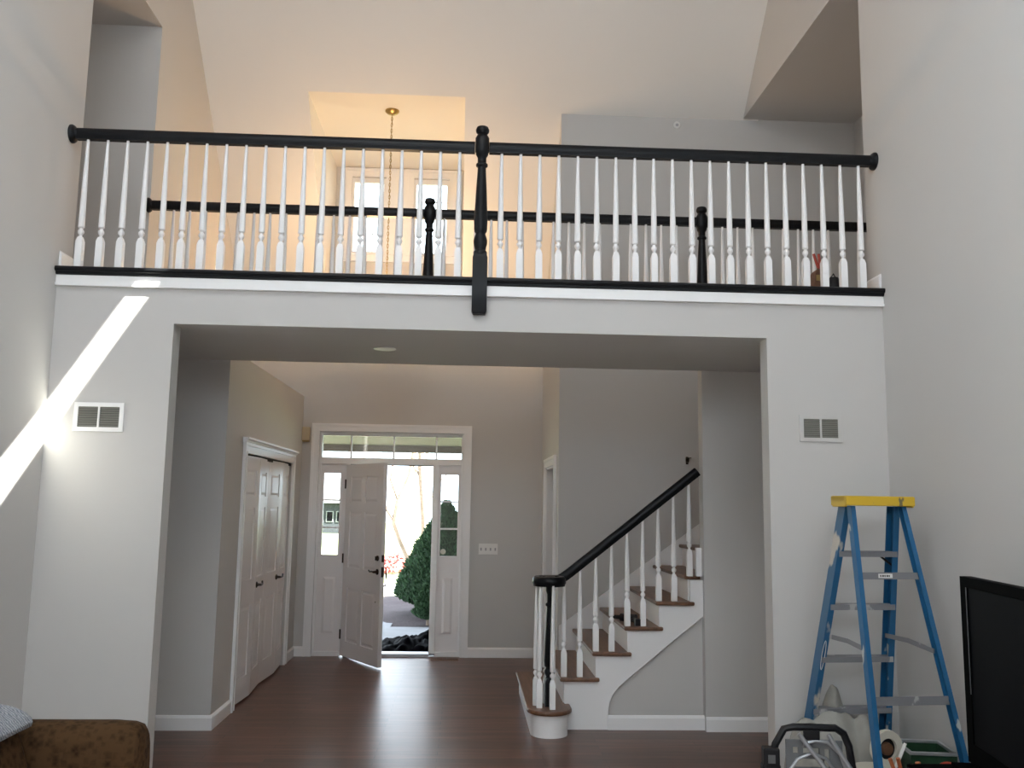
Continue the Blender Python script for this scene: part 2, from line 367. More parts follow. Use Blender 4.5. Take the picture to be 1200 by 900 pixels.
# loft halls
struct(MB().box(-4.2, WL - .15, L, L + .12, 0, ZH + .1), 'wall_hall_left', M['wall'], 'shadowed end wall of the hall left of the loft', 'wall')
struct(MB().box(-4.2, WL - .15, TW - .12, TW, 0, ZH + .1), 'wall_hall_near', M['wall'], 'near wall of the hall left of the loft', 'wall')
struct(MB().box(-4.32, -4.2, TW - .12, L + .12, 0, ZH + .1), 'wall_hall_end', M['wall'], 'far left end of the left loft hall', 'wall')
struct(MB().box(-4.2, WL - .15, TW - .12, L + .12, ZH, ZH + .1), 'ceiling_hall_left', M['wall'], 'flat low ceiling of the hall left of the loft', 'ceiling')
struct(MB().box(WR + .15, 3.7, TW - .12, S, ZH, ZH + .1), 'ceiling_hall_right', M['wall'], 'flat low ceiling of the hall right of the loft', 'ceiling')
struct(MB().box(WR + .15, 3.7, TW - .12, TW, 0, ZH + .1), 'wall_hall_right', M['wall'], 'near wall of the hall right of the loft', 'wall')
struct(MB().box(3.7, 3.82, TW - .12, S + .12, 0, ZH + .1), 'wall_hall_right_end', M['wall'], 'right end of the right loft hall', 'wall')
# foyer walls
struct(slab([(2.04, 4.02, -1, 2.03)], 'x', XF - .1, XF, L + .1, F, 0, 2.74), 'wall_closet', M['wall'], 'beige closet wall left of the front door, stopping at a ledge', 'wall')
struct(MB().box(WL, XF, L + .1, F, 2.74, 2.79), 'trim_ledge', M['wall'], 'flat ledge on top of the closet wall', 'ledge')
struct(MB().box(WL, XF, L, L + .1, 0, 2.79), 'wall_passage_left', M['wall'], 'shaded wall end left of the closet, under the loft', 'wall')
struct(MB().box(XJ, WR, L, L + .12, 0, ZS + .26), 'wall_passage_right', M['wall'], 'shaded wall right of the staircase, under the loft', 'wall')
struct(MB().prism([(XR, 0), (3.7, 0), (3.7, ZH + .1), (WR + .1, ZH + .1), (WR + .1, slope(S)), (XR, slope(S))], 'y', S, S + .12), 'wall_stair', M['wall'], 'grey wall behind the staircase rising to the loft', 'wall')
struct(slab([(3.02, 3.98, -1, 2.02)], 'x', XR, XR + .12, S + .12, F, 0, 3.5).prism([(S + .12, 3.5), (F, 3.5), (F, slope(F)), (S + .12, slope(S + .12))], 'x', XR, XR + .12),
       'wall_foyer_right', M['wall'], 'beige foyer wall with a doorway beside the stair', 'wall')
DW = [(-1.375, -0.985, 4.44, 5.34), (-0.668, -0.262, 4.44, 5.34)]
struct(slab([(-1.617, -0.03, -1, 2.41)], 'y', F, F + .14, WL - .15, 3.7, 0, 3.56), 'wall_door', M['wall'], 'beige wall around the front door', 'wall')
struct(slab(DW, 'y', F, F + .14, DX0 - .12, DX1 + .12, 3.56, DZ + .1), 'wall_dormer', M['wall'], 'dormer wall with two small windows above the front door', 'wall')
struct(MB().prism([(8.21 - DZ - .1, DZ + .1), (F, slope(F) + .12), (F, DZ + .1)], 'x', DX0 - .1, DX0), 'wall_dormer_left', M['ceil'], 'left cheek of the dormer', 'wall')
struct(MB().prism([(8.21 - DZ - .1, DZ + .1), (F, slope(F) + .12), (F, DZ + .1)], 'x', DX1, DX1 + .1), 'wall_dormer_right', M['ceil'], 'right cheek of the dormer', 'wall')
struct(MB().box(DX0, DX1, 2.64, F, DZ, DZ + .1), 'ceiling_dormer', M['ceil'], 'flat dormer ceiling carrying the brass canopy', 'ceiling')
struct(slab([(DX0, DX1, 2.64, F + 1)], 'z', 0, .12, WL - .15, WR + .15, RIDGE_Y, F + .14, lambda p: (p[0], p[1], slope(p[1] + 1e-6) + p[2])),
       'ceiling_vault', M['ceil'], 'steep vaulted ceiling falling towards the front door', 'ceiling')
# rear slope with one slim roof light that lets the sun streak in
def to_roof(p):
    p = Vector(p); d = -SUN_DIR                       # z = RZ - P*(RY - y)
    t = (RIDGE_Z - PITCH * (RIDGE_Y - p.y) - p.z) / (d.z - PITCH * d.y)
    return p + d * t
_p1, _p2, _c, _d = [to_roof(p) for p in ((-1.985, 0, 3.0), (-1.79, 0, 3.0), (WL, 0, 1.87), (WL, 0, 2.20))]
hole = [_p1, _p2, _p2 + (_c - _p2) * 2.6, _p1 + (_d - _p1) * 3.2]
def rear_slope():
    zz = lambda y: RIDGE_Z - PITCH * (RIDGE_Y - y)
    out = [(WR + .15, RIDGE_Y), (WR + .15, YB - .15), (WL - .15, YB - .15), (WL - .15, RIDGE_Y)]
    cx = sum(h.x for h in hole) / 4; cy = sum(h.y for h in hole) / 4
    ang = lambda p: math.atan2(p[1] - cy, p[0] - cx)
    hs = sorted([(h.x, h.y) for h in hole], key=ang); os_ = sorted(out, key=ang)
    best = min(range(4), key=lambda k: sum((Vector(hs[i]) - Vector(os_[(i + k) % 4])).length for i in range(4)))
    os_ = [os_[(i + best) % 4] for i in range(4)]
    V = []; Fc = []
    for th in (0, .12):
        V += [(x, y, zz(y) + th) for x, y in hs] + [(x, y, zz(y) + th) for x, y in os_]
    for i in range(4):
        j = (i + 1) % 4
        Fc += [(i, j, 4 + j, 4 + i), (8 + i, 12 + i, 12 + j, 8 + j), (i, 8 + i, 8 + j, j), (4 + i, 4 + j, 12 + j, 12 + i)]
    return MB().add(V, Fc)
struct(rear_slope(), 'ceiling_rear', M['ceil'], 'rear slope of the vault with a slim roof light', 'ceiling')
pane = MB().add([tuple(h + Vector((0, 0, .1))) for h in hole] + [tuple(h + Vector((0, 0, .106))) for h in hole], [(0, 1, 2, 3), (7, 6, 5, 4), (0, 4, 5, 1), (1, 5, 6, 2), (2, 6, 7, 3), (3, 7, 4, 0)])
struct(pane, 'window_9', M['glass'], 'slim glass roof light in the rear slope', 'window')
rp = thing('window_12', 'added frosted panel above the roof fill lamp, out of view', 'window', (-.85, -3.6, 6.47), 0, None, 'structure')  # unseen panel, added only to go with the fill lamp below it
zr = lambda y: RIDGE_Z - PITCH * (RIDGE_Y - y)
slab([(-2.15, .45, -4.35, -2.85)], 'z', -.04, -.001, -2.23, .53, -4.43, -2.77, lambda p: (p[0], p[1], zr(p[1]) + p[2])).build('frame', M['white'], rp)
slab([], 'z', -.012, -.004, -2.15, .45, -4.35, -2.85, lambda p: (p[0], p[1], zr(p[1]) + p[2])).build('pane', M['frost'], rp)
# dark room behind the right doorway, hall floor pieces
struct(MB().box(XR + .12, 2.2, S + .12, F, 2.42, 2.5), 'ceiling_side_room', M['ceil'], 'ceiling of the small room behind the right doorway', 'ceiling')
struct(MB().box(2.2, 2.3, S + .12, F, 0, 2.5), 'wall_side_room', M['wall'], 'far wall of the small room behind the right doorway', 'wall')
struct(MB().box(WR + .15, 3.7, L, S, 1.5, 1.6), 'floor_stair_landing', M['carpet'], 'upper stair landing behind the right wall', 'floor')

# ------------------------------------------------------------------ trim
struct(MB().box(WL, WR, -.02, 0, 2.915, 2.98).box(WL, WR, -.028, -.02, 2.915, 2.932), 'trim_1', M['white'], 'white board under the black loft edge', 'trim')
nos = [(0.13, 2.99), (-.035, 2.99), (-.05, 3.0), (-.05, 3.018), (-.04, 3.03), (.13, 3.03)]
nos = [(-.02, 2.98), (-.03, 2.985), (-.032, 2.997), (-.045, 3.002), (-.05, 3.012), (-.048, 3.024), (-.04, 3.03), (.13, 3.03), (.13, 2.98)]
struct(MB().prism(nos, 'x', WL, WR), 'trim_2', M['black'], 'black nosing along the front edge of the loft', 'trim')
struct(MB().prism([(L + .02, 2.98), (L + .03, 3.0), (L + .02, 3.03), (L - .1, 3.03), (L - .1, 3.0), (L, 3.0), (L, 2.98)], 'x', WL, 3.7), 'trim_3', M['black'], 'black nosing along the rear edge of the loft', 'trim')
bb = lambda d0, d1: [(d0, 0), (d1, 0), (d1, .085), (d0 + (d1 - d0) * .45, .1), (d0, .105)]
def baseboard(name, kind_axis, face, sgn, a, b, label, z=0.0):
    t = .015 * sgn; poly = [(p, q + z) for p, q in bb(face, face + t)]
    struct(MB().prism(poly, 'x' if kind_axis == 'x' else 'y', a, b), name, M['white'], label, 'baseboard')
baseboard('baseboard_door_left', 'x', F, -1, XF, -1.704, 'short white baseboard between closet corner and front door casing')
baseboard('baseboard_door_right', 'x', F, -1, .051, XR, 'white baseboard right of the front door')
baseboard('baseboard_passage_left', 'x', L, -1, WL, XF + .015, 'white baseboard left of the closet corner under the loft')
baseboard('baseboard_passage_right', 'x', L, -1, XJ, WR, 'white baseboard right of the staircase')
baseboard('baseboard_under_stair', 'x', L + .05, -1, 1.09, XJ, 'white baseboard on the wall under the staircase')
baseboard('baseboard_closet_near', 'y', XF, 1, L - .0, 1.945, 'white baseboard at the near side of the closet doors')
baseboard('baseboard_closet_far', 'y', XF, 1, 4.115, F - .015, 'white baseboard between closet and front door')
baseboard('baseboard_loft_left', 'y', WL, 1, 0.0, TW, 'white baseboard end on the left end of the loft edge', 3.03)
baseboard('baseboard_loft_right', 'y', WR, -1, 0.0, TW, 'white baseboard end on the right end of the loft edge', 3.03)
baseboard('baseboard_foyer_right', 'y', XR, -1, 4.08, F - .015, 'white baseboard beside the side room doorway')

# ------------------------------------------------------------------ turned wood
R2 = math.sqrt(2)
def baluster_mb(h):
    mb = MB(); q = .0205
    mb.lathe([(q * R2, 0), (q * R2, .172), (.0125 * R2, .2)], 4, rot=PI / 4)
    t = h - .27
    mb.lathe([(.0125, .195), (.0095, .205), (.0095, .213), (.0185, .225), (.019, .237), (.0100, .250), (.0100, .254), (.0195, .262), (.0195, .28), (.0175, .27 + t * .3), (.0145, .27 + t * .6), (.010, .27 + t * .93), (.009, h)], 10)
    return mb
def newel_mb(z0, zt):
    """turned newel standing on world z0 (square block) up to top zt, rail crossing near zt-.12"""
    mb = MB(); q = .046
    b = zt - .83
    mb.lathe([(q * R2 * .8, z0), (q * R2, z0 + .018), (q * R2, b - .03), (.036 * R2, b)], 4, rot=PI / 4)
    P = [(.042, -.01), (.043, .012), (.034, .024), (.036, .04), (.0425, .07), (.043, .085), (.038, .108), (.031, .125), (.031, .132), (.038, .142), (.041, .16), (.041, .18), (.0425, .21), (.041, .24), (.033, .42), (.026, .545), (.026, .558), (.037, .567), (.037, .579), (.027, .588), (.027, .622), (.036, .636), (.04, .645)]
    mb.lathe([(r, b + z) for r, z in P], 16)
    mb.lathe([(.032, b + .637), (.047, b + .665), (.047, b + .745), (.03, b + .775)], 8, rot=PI / 8)
    mb.lathe([(.026, b + .772), (.03, b + .777), (.041, b + .79), (.043, b + .805), (.036, b + .822), (.018, b + .83)], 16)
    return mb
RAILP = [(-.022, 0), (.022, 0), (.024, .012), (.030, .022), (.030, .040), (.026, .058), (.014, .070), (-.014, .070), (-.026, .058), (-.030, .040), (-.030, .022), (-.024, .012)]
def rosette(x, y, z, d):
    prof = [(.033, 0), (.036, .01), (.05, .018), (.058, .03), (.058, .04)]
    m = Matrix.Translation((x, y, z)) @ Matrix.Rotation(PI / 2 * d, 4, 'Y')
    return MB().lathe([(r, -.04 + zz) if False else (r, zz) for r, zz in prof], 20, mat=m)
bal_mesh = None
def add_balusters(parent, xs, y, z0, proto):
    first = None
    for x in xs:
        if proto['m'] is None:
            mb = baluster_mb(proto['h']); mb.v = [v + Vector((x, y, z0)) for v in mb.v]
            # origin at the baluster foot so that the mesh can be shared
            me_o = MB(); me_o.v = [v - Vector((x, y, z0)) for v in mb.v]; me_o.f = mb.f; me_o.flat = mb.flat
            tmp = me_o.build('baluster', M['white'], smooth=True); proto['m'] = tmp.data
            base = MAT[tmp.name]; bpy.data.objects.remove(tmp); proto['off'] = base
        instance('baluster', proto['m'], Matrix.Translation((x, y, z0)) @ proto['off'], parent)
ZB, HB = 3.03, .825
RZ0 = 3.852
proto = {'m': None, 'h': HB}
# front railing
t = thing('loft_railing', 'front loft railing with black handrail, white balusters and one long black newel', 'railing', (0.057, .03, ZB))
MB().sweep([(WL + .035, .03, RZ0), (.012, .03, RZ0)], RAILP).build('handrail', M['black'], t, smooth=True)
MB().sweep([(.102, .03, RZ0), (WR - .035, .03, RZ0)], RAILP).build('handrail', M['black'], t, smooth=True)
rosette(WL + .04, .03, RZ0 + .035, -1).build('rosette', M['black'], t, smooth=True)
rosette(WR - .04, .03, RZ0 + .035, 1).build('rosette', M['black'], t, smooth=True)
nb = newel_mb(2.80, 4.012); nb.v = [v + Vector((.057, -.012, 0)) for v in nb.v]; nb.build('newel_post', M['black'], t, smooth=True)
add_balusters(t, [-2.386 + 2.303 * k / 19 for k in range(20)], .03, ZB, proto)
add_balusters(t, [.182 + 2.308 * k / 19 for k in range(20)], .03, ZB, proto)
# rear railing
YR = L - .04
t = thing('loft_railing', 'rear loft railing with black handrail, white balusters and two black newels overlooking the foyer', 'railing', (-.33, YR, ZB))
posts = [-.328, 1.822]
for a, b in ((WL + .035, posts[0] - .045), (posts[0] + .045, posts[1] - .045), (posts[1] + .045, 3.7)):
    MB().sweep([(a, YR, RZ0), (b, YR, RZ0)], RAILP).build('handrail', M['black'], t, smooth=True)
rosette(WL + .04, YR, RZ0 + .035, -1).build('rosette', M['black'], t, smooth=True)
for px in posts:
    nb = newel_mb(ZB, 4.012); nb.v = [v + Vector((px, YR, 0)) for v in nb.v]; nb.build('newel_post', M['black'], t, smooth=True)
add_balusters(t, [x for x in [-2.29 + .1222 * k for k in range(49)] if min(abs(x - q) for q in posts) > .06], YR, ZB, proto)

# ------------------------------------------------------------------ staircase
RISE, RUN, NX = .187, .2405, .73
YN = L + .045                                # outer face of stringer
st = thing('staircase', 'closed staircase with brown wood treads and white risers climbing to the right', 'staircase', (1.2, 2.1, 0))
nt_ = 9
def front(n): return NX + RUN * (n - 2)
# starting step with a bullnose
bcx, bcy = .640, 1.335
def bull(r, xl, xr):
    p = [(xl, S)]; 
    p += [(xl, bcy + .03)]
    for k in range(0, 13):
        a = PI + PI * k / 12; p.append((bcx + r * math.cos(a), bcy + r * math.sin(a)))
    p += [(bcx + r, YN - .0), (xr, YN), (xr, S)]
    return p
MB().prism(bull(.135, .505, .765), 'z', 0, RISE - .03).build('riser', M['white'], st, smooth=True)
MB().prism(bull(.165, .475, .775), 'z', RISE - .03, RISE).build('tread', M['tread'], st, bevel=.01)
for n in range(2, nt_ + 1):
    x0 = front(n); x1 = x0 + RUN + .055; z = RISE * n; y0 = YN - .03
    if x0 > XJ - .25: y0 = L + .125
    if x0 < XJ < x1 and y0 < L + .12:
        x1 = min(x1, XJ)
    MB().prism([(x0, y0), (x1 if n < nt_ else x0 + .5, y0), (x1 if n < nt_ else x0 + .5, S), (x0, S)], 'z', z - .028, z).build('tread', M['tread'], st, bevel=.009)
    MB().box(x0 + .028, x0 + .045, max(y0, YN + .03), S, z - RISE, z - .028).build('riser', M['white'], st)
# outer stringer: stepped top, curved lower edge
top = [(.765, 0), (.765, 2 * RISE - .028)]
for n in range(3, 7):
    xr = front(n) + .028
    top += [(xr, (n - 1) * RISE - .028), (xr, n * RISE - .028)]
top += [(XJ, 6 * RISE - .028)]
low = [(XJ, .83), (1.60, .66), (1.398, .497), (1.25, .378), (1.172, .312), (1.125, .255), (1.10, .20), (1.089, .13), (1.088, 0)]
MB().prism(top + low, 'y', YN, YN + .03).build('stringer', M['white'], st)
# bead along the lower edge of the stringer
MB().tube([(x, YN + .004, z) for x, z in [(XJ, .83)] + low[1:]], .006, 6).build('stringer_bead', M['white'], st, smooth=True)
sk = [(.85, 0), (.85, .585), (.88, .6), (2.3, 1.62), (2.3, 1.0), (1.2, 0)]
MB().prism(sk, 'y', S - .02, S).build('skirt_board', M['white'], st)
struct(MB().prism([(.80, 0), (XJ, 0), (XJ, .9), (1.4, .55), (1.1, .3), (.80, .3)], 'y', L + .076, L + .13), 'wall_under_stair', M['wall'], 'grey wall panel under the staircase stringer', 'wall')
# stair railing
sr = thing('stair_railing', 'stair railing with sloping black handrail ending in a volute over the bottom step', 'railing', (.645, 1.37, RISE))
YS = L + .083
vc = Vector((.645, YS - .105, 0)); zv = 1.048
path = []
for k in range(0, 27):                       # spiral from the eye outwards, ending heading +X at the rail line
    a = PI / 2 + 2 * PI * 1.25 * (1 - k / 26); r = .045 + (.105 - .045) * min(1, k / 15)
    path.append((vc.x + r * math.cos(a), vc.y + r * math.sin(a), zv))
path = path[:-1] + [(.645, YS, zv)]
x_end = XJ - .002
for x in (.69, .73, .77, .82, .9, 1.2, 1.5, x_end):
    path.append((x, YS, zv + .79 * max(0, x - .745) + (.004 if .7 < x < .8 else 0)))
hb = MB(); hb.sweep(path, RAILP); hb.lathe([(.05, 0), (.058, .02), (.05, .06), (.03, .071)], 16, c=(vc.x, vc.y, zv)); hb.build('handrail', M['black'], sr, smooth=True)
nb = MB(); z0 = RISE
nb.lathe([(.034 * R2, 0), (.034 * R2, .17), (.026 * R2, .2)], 4, c=(vc.x, vc.y - .02, z0), rot=PI / 4)
nb.lathe([(r * 1.3, z) for r, z in [(.024, .195), (.02, .21), (.03, .235), (.03, .25), (.022, .268), (.022, .275), (.03, .285), (.032, .32), (.026, .52), (.019, .70), (.019, .71), (.027, .72), (.027, .733), (.018, .742), (.018, .80), (.026, .83), (.026, .868)]], 14, c=(vc.x, vc.y - .02, z0))
nb.build('newel_post', M['black'], sr, smooth=True)
cache = {}
def rail_bal(x, y, z0, zt, par=sr):
    h = round(zt - z0, 2)
    p = cache.setdefault(h, {'m': None, 'h': h}); add_balusters(par, [x], y, z0, p)
for n in range(2, 7):
    for k, dx in enumerate((.033, .153)):
        x = front(n) + dx; 
        if x < XJ - .03: rail_bal(x, YS, RISE * n, zv + .79 * max(0, x - .745) + .006)
for bx, by in ((.545, 1.405), (.566, 1.325), (.657, 1.275), (.625, 1.478)): rail_bal(bx, by, RISE, zv + .005)
MB().lathe([(.0205 * R2, 0), (.0205 * R2, .215)], 4, c=(XJ - .022, YS, 6 * RISE), rot=PI / 4).build('wall_block', M['white'], sr)

# ------------------------------------------------------------------ front door unit
def casing(mb, a0, a1, z1, wdt, face, sgn, axis, head=True, z0=0.0, bottom=False):
    """flat casing with a raised outer back band around an opening a0..a1, top z1 (inner edges)"""
    def bx(u0, u1, w0, w1, t):
        d0, d1 = sorted((face, face + sgn * t))
        if axis == 'y': mb.box(u0, u1, d0, d1, w0, w1)
        else: mb.box(d0, d1, u0, u1, w0, w1)
    zb = z0 - (wdt if bottom else 0)
    for t, o, i in ((.016, wdt * .68, wdt * .16), (.024, wdt, wdt * .68), (.021, wdt * .16, 0.0)):
        zl = z0 - o if bottom else z0
        bx(a0 - o, a0 - i, zl, z1 + o, t); bx(a1 + i, a1 + o, zl, z1 + o, t); bx(a0 - i, a1 + i, z1 + i, z1 + o, t)
        if bottom: bx(a0 - i, a1 + i, z0 - o, z0 - i, t)
    return mb
X0, X1, ZT = -1.617, -.03, 2.41
struct(casing(MB(), X0, X1, ZT, .086, F, -1, 'y'), 'trim_4', M['white'], 'white casing around the front door, sidelights and transom', 'trim')
fr = MB(); ya, yb = F + .02, F + .12
fr.box(X0, X0 + .025, ya, yb, 0, ZT).box(X1 - .025, X1, ya, yb, 0, ZT).box(X0 + .025, X1 - .025, ya, yb, ZT - .03, ZT)
fr.box(X0 + .025, X1 - .025, ya, yb, 2.055, 2.115)
fr.box(-1.325, -1.278, ya, yb, 0.03, 2.055).box(-.364, -.30, ya, yb, 0.03, 2.055)
fr.box(X0 + .025, -1.325, ya, yb, 0, .05).box(-.30, X1 - .025, ya, yb, 0, .05)
struct(fr, 'trim_5', M['white'], 'white jambs and mullions of the front door frame', 'trim', bevel=.003)
struct(MB().box(-1.278, -.364, F + .0, F + .16, 0, .032), 'trim_6', M['steel'], 'metal threshold of the front door', 'threshold')
struct(MB().box(-.368, -.3645, F + .06, F + .075, .03, 2.055).box(-1.278, -.364, F + .06, F + .075, 2.045, 2.0552), 'trim_7', M['plastic'], 'black weather strip of the front door frame', 'trim')
def sidelight(name, a, b, ga, gb, lab):
    w = thing(name, lab, 'window', ((a + b) / 2, F + .07, .05), 0, None, 'structure')
    g0, g1 = 1.065, 1.955
    slab([(ga, gb, g0, g1)], 'y', F + .045, F + .085, a, b, .05, 2.055).build('sash', M['door'], w)
    # moulding around the glass and muntins
    mo = MB(); e = .012
    mo.box(ga - e, ga + .004, F + .035, F + .05, g0 - e, g1 + e).box(gb - .004, gb + e, F + .035, F + .05, g0 - e, g1 + e).box(ga, gb, F + .035, F + .05, g0 - e, g0 + .004).box(ga, gb, F + .035, F + .05, g1 - .004, g1 + e)
    mo.build('glass_moulding', M['door'], w)
    for k in (1, 2):
        z = g0 + (g1 - g0) * k / 3; MB().box(ga, gb, F + .05, F + .075, z - .009, z + .009).build('muntin', M['door'], w)
    for k in range(3):
        za, zb = g0 + (g1 - g0) * k / 3, g0 + (g1 - g0) * (k + 1) / 3
        MB().box(ga + .002, gb - .002, F + .06, F + .066, za + .0095, zb - .0095).build('pane', M['glass'], w)
    pm = MB(); pa, pb = a + .05, b - .05
    pm.box(pa, pb, F + .042, F + .046, .22, .85); pm.build('panel_groove', M['door'], w)
    MB().frustum(pa + .012, pb - .012, .232, .838, F + .045, F + .030, .03).build('panel', M['door'], w)
    return w
sidelight('window_1', -1.592, -1.325, -1.560, -1.375, 'left sidelight of the front door with three panes over a panel')
w2 = sidelight('window_2', -.30, -.055, -.275, -.08, 'right sidelight of the front door with three panes over a panel')
MB().lathe([(.001, 0), (.030, 0), (.030, .003), (.001, .003)], 16, mat=Matrix.Translation((-.235, F + .0575, 1.115)) @ Matrix.Rotation(PI / 2, 4, 'X')).build('round_sticker', M['cream'], w2, label='small round pale sticker in the bottom pane')
w3 = thing('window_3', 'four-pane transom above the front door', 'window', (-.82, F + .07, 2.115), 0, None, 'structure')
ta, tb, t0, t1 = X0 + .025, X1 - .025, 2.115, 2.38
xs = [ta, -1.277, -.806, -.335, tb]
MB().box(ta, tb, F + .05, F + .09, t0, t0 + .012).box(ta, tb, F + .05, F + .09, t1 - .012, t1).build('frame', M['white'], w3)
for x in xs[1:4]: MB().box(x - .008, x + .008, F + .05, F + .09, t0 + .012, t1 - .012).build('muntin', M['white'], w3)
for a, b in zip(xs[:-1], xs[1:]): MB().box(a + (.008 if a != ta else 0), b - (.008 if b != tb else 0), F + .066, F + .072, t0 + .012, t1 - .012).build('pane', M['glass'], w3)

def door_leaf(parent, wdt, z0, z1, th, panels, mat, both=True, ox=0.0, oy=0.0):
    """slab in local xz (x from ox), thickness th about y=oy; recessed panel fields with raised panels"""
    m = MAT[parent.name]; leaf = slab([], 'y', oy - th / 2 + .009, oy + th / 2 - .009, ox, ox + wdt, z0, z1)
    fr_ = slab([(ox + a, ox + b, c, d) for a, b, c, d in panels], 'y', oy - th / 2, oy + th / 2, ox, ox + wdt, z0, z1)
    fr_.v = [m @ v for v in fr_.v]; lf = fr_.build('leaf', mat, parent)
    co = MB()
    for a, b, c, d in panels:
        co.box(ox + a, ox + b, oy - th / 2 + .011, oy + th / 2 - .011, c, d)
    co.v = [m @ v for v in co.v]; co.build('panel_field', mat, lf)
    for a, b, c, d in panels:
        p = MB(); e = .012
        p.frustum(ox + a + e, ox + b - e, c + e, d - e, oy - th / 2 + .012, oy - th / 2 + .002, .026)
        if both: p.frustum(ox + a + e, ox + b - e, c + e, d - e, oy + th / 2 - .012, oy + th / 2 - .002, .026)
        p.v = [m @ v for v in p.v]; p.build('panel', mat, lf)
    return lf
DWD = .875; ang = math.radians(-57.5)
d1 = thing('door_1', 'open white six-panel front door with dark bronze handle', 'door', (-1.272, F + .03, .015), ang, None, 'structure')
DP = [(.115, .40, 1.62, 1.90), (.475, .76, 1.62, 1.90), (.115, .40, .93, 1.52), (.475, .76, .93, 1.52), (.115, .40, .16, .72), (.475, .76, .16, .72)]
m1 = MAT[d1.name]
lf = door_leaf(d1, DWD, .0, 2.03, .045, DP, M['door'], oy=-.0225)
def put(mb, parent, name, mat, **k):
    mb.v = [MAT[parent.name] @ v for v in mb.v]; return mb.build(name, mat, parent, **k)
RX = Matrix.Rotation(PI / 2, 4, 'X')          # lathe axis -> -y (towards the room side of a leaf)
for y0_, sg in ((-.045, 1), ):
    pass
def lever(parent, x, z, yface, sgn, ln=.115, dirx=-1):
    mb = MB()
    mb.lathe([(.001, 0), (.030, 0), (.030, .006), (.014, .014), (.011, .05), (.001, .052)], 16, mat=Matrix.Translation((x, yface, z)) @ Matrix.Rotation(PI / 2 * sgn, 4, 'X'))
    y = yface - sgn * .046
    mb.tube([(x, y, z), (x + dirx * .03, y - sgn * .004, z + .004), (x + dirx * ln * .7, y, z - .002), (x + dirx * ln, y + sgn * .006, z + .01)], .0085, 8)
    return put(mb, parent, 'lever_handle', M['bronze'], smooth=True)
lever(d1, DWD - .065, .93, -.045, 1)
put(MB().lathe([(.001, 0), (.028, 0), (.028, .008), (.018, .016), (.001, .017)], 16, mat=Matrix.Translation((DWD - .065, -.045, 1.065)) @ RX).box(DWD - .07, DWD - .06, -.075, -.06, 1.045, 1.085), d1, 'deadbolt', M['bronze'], smooth=True)
put(MB().box(DWD - .001, DWD + .002, -.035, -.01, .88, .98).box(DWD - .001, DWD + .002, -.035, -.01, 1.03, 1.10), d1, 'latch_plate', M['bronze'])
put(MB().tube([(DWD - .06, 0, .98), (DWD - .06, .045, .97), (DWD - .06, .055, .88), (DWD - .06, .045, .79), (DWD - .06, 0, .78)], .009, 8), d1, 'pull_handle', M['bronze'], smooth=True)
put(MB().lathe([(.001, 0), (.007, 0), (.007, .004), (.001, .004)], 10, mat=Matrix.Translation((DWD - .085, -.045, .63)) @ RX), d1, 'door_stop_mark', M['bronze'])
for hz in (.22, 1.02, 1.82): put(MB().lathe([(.008, 0), (.008, .1)], 8, c=(-.004, -.052, hz - .05)).box(.0, .004, -.05, -.0, hz - .05, hz + .05), d1, 'hinge', M['bronze'])

# ------------------------------------------------------------------ closet bifold doors
cs = MB(); casing(cs, 2.04, 4.02, 2.03, .09, XF, 1, 'x')
struct(cs, 'trim_8', M['white'], 'white casing around the closet doors', 'trim')
struct(MB().prism([(XF, 2.115), (XF + .03, 2.118), (XF + .034, 2.13), (XF + .05, 2.14), (XF + .05, 2.155), (XF, 2.155)], 'y', 1.93, 4.13), 'trim_9', M['white'], 'white cap moulding over the closet doors', 'trim')
struct(MB().box(XF - .09, XF - .01, 2.04, 4.02, 2.0, 2.03), 'trim_10', M['dark'], 'dark track over the closet doors', 'track')
struct(MB().box(XF - .68, XF - .1, 1.9, 4.15, 0.0, .004), 'floor_closet', M['dark'], 'dark closet floor', 'floor')
def bifold(name, ya, yb, label, handle_leaf):
    ym = (ya + yb) / 2; out = .032; w = math.hypot(ym - ya, out)
    t = thing(name, label, 'door', (XF - .035, (ya + yb) / 2, .015), 0, None, 'structure')
    for k, (p, q) in enumerate((((XF - .035, ya), (XF - .035 + out, ym)), ((XF - .035 + out, ym), (XF - .035, yb)))):
        # leaf frame: local x runs from p to q, local -y faces the foyer (+X)
        d = Vector((q[0] - p[0], q[1] - p[1], 0)); a = math.atan2(d.y, d.x)
        mm = xf((p[0], p[1], .015), a)
        pw = d.length - .004
        panels = [(.10, pw - .10, 1.665, 1.88), (.10, pw - .10, .97, 1.57), (.10, pw - .10, .185, .76)]
        fr_ = slab([(x0, x1, c, dd) for x0, x1, c, dd in panels], 'y', -.017, .017, .002, pw, 0, 2.0); fr_.v = [mm @ v for v in fr_.v]
        leaf = fr_.build('leaf', M['door'], t)
        co = MB()
        for x0, x1, c, dd in panels: co.box(x0, x1, -.008, .008, c, dd)
        co.v = [mm @ v for v in co.v]; co.build('panel_field', M['door'], leaf)
        for x0, x1, c, dd in panels:
            pn = MB().frustum(x0 + .012, x1 - .012, c + .012, dd - .012, -.007, -.015, .024); pn.v = [mm @ v for v in pn.v]; pn.build('panel', M['door'], leaf)
        if k == handle_leaf:
            hx = pw - .07 if k == 0 else .09
            h = MB(); h.lathe([(.001, 0), (.027, 0), (.027, .006), (.013, .014), (.010, .045), (.001, .047)], 14, mat=Matrix.Translation((hx, -.017, .905)) @ RX)
            h.tube([(hx, -.058, .905), (hx + .04, -.06, .903), (hx + .085, -.057, .905), (hx + .115, -.05, .925)], .0085, 8)
            h.v = [mm @ v for v in h.v]; h.build('lever_handle', M['bronze'], leaf, smooth=True)
    return t
bifold('door_2', 2.05, 3.03, 'nearer white bifold closet door left of the foyer', 1)
bifold('door_3', 3.03, 4.01, 'farther white bifold closet door, nearer the front door', 0)

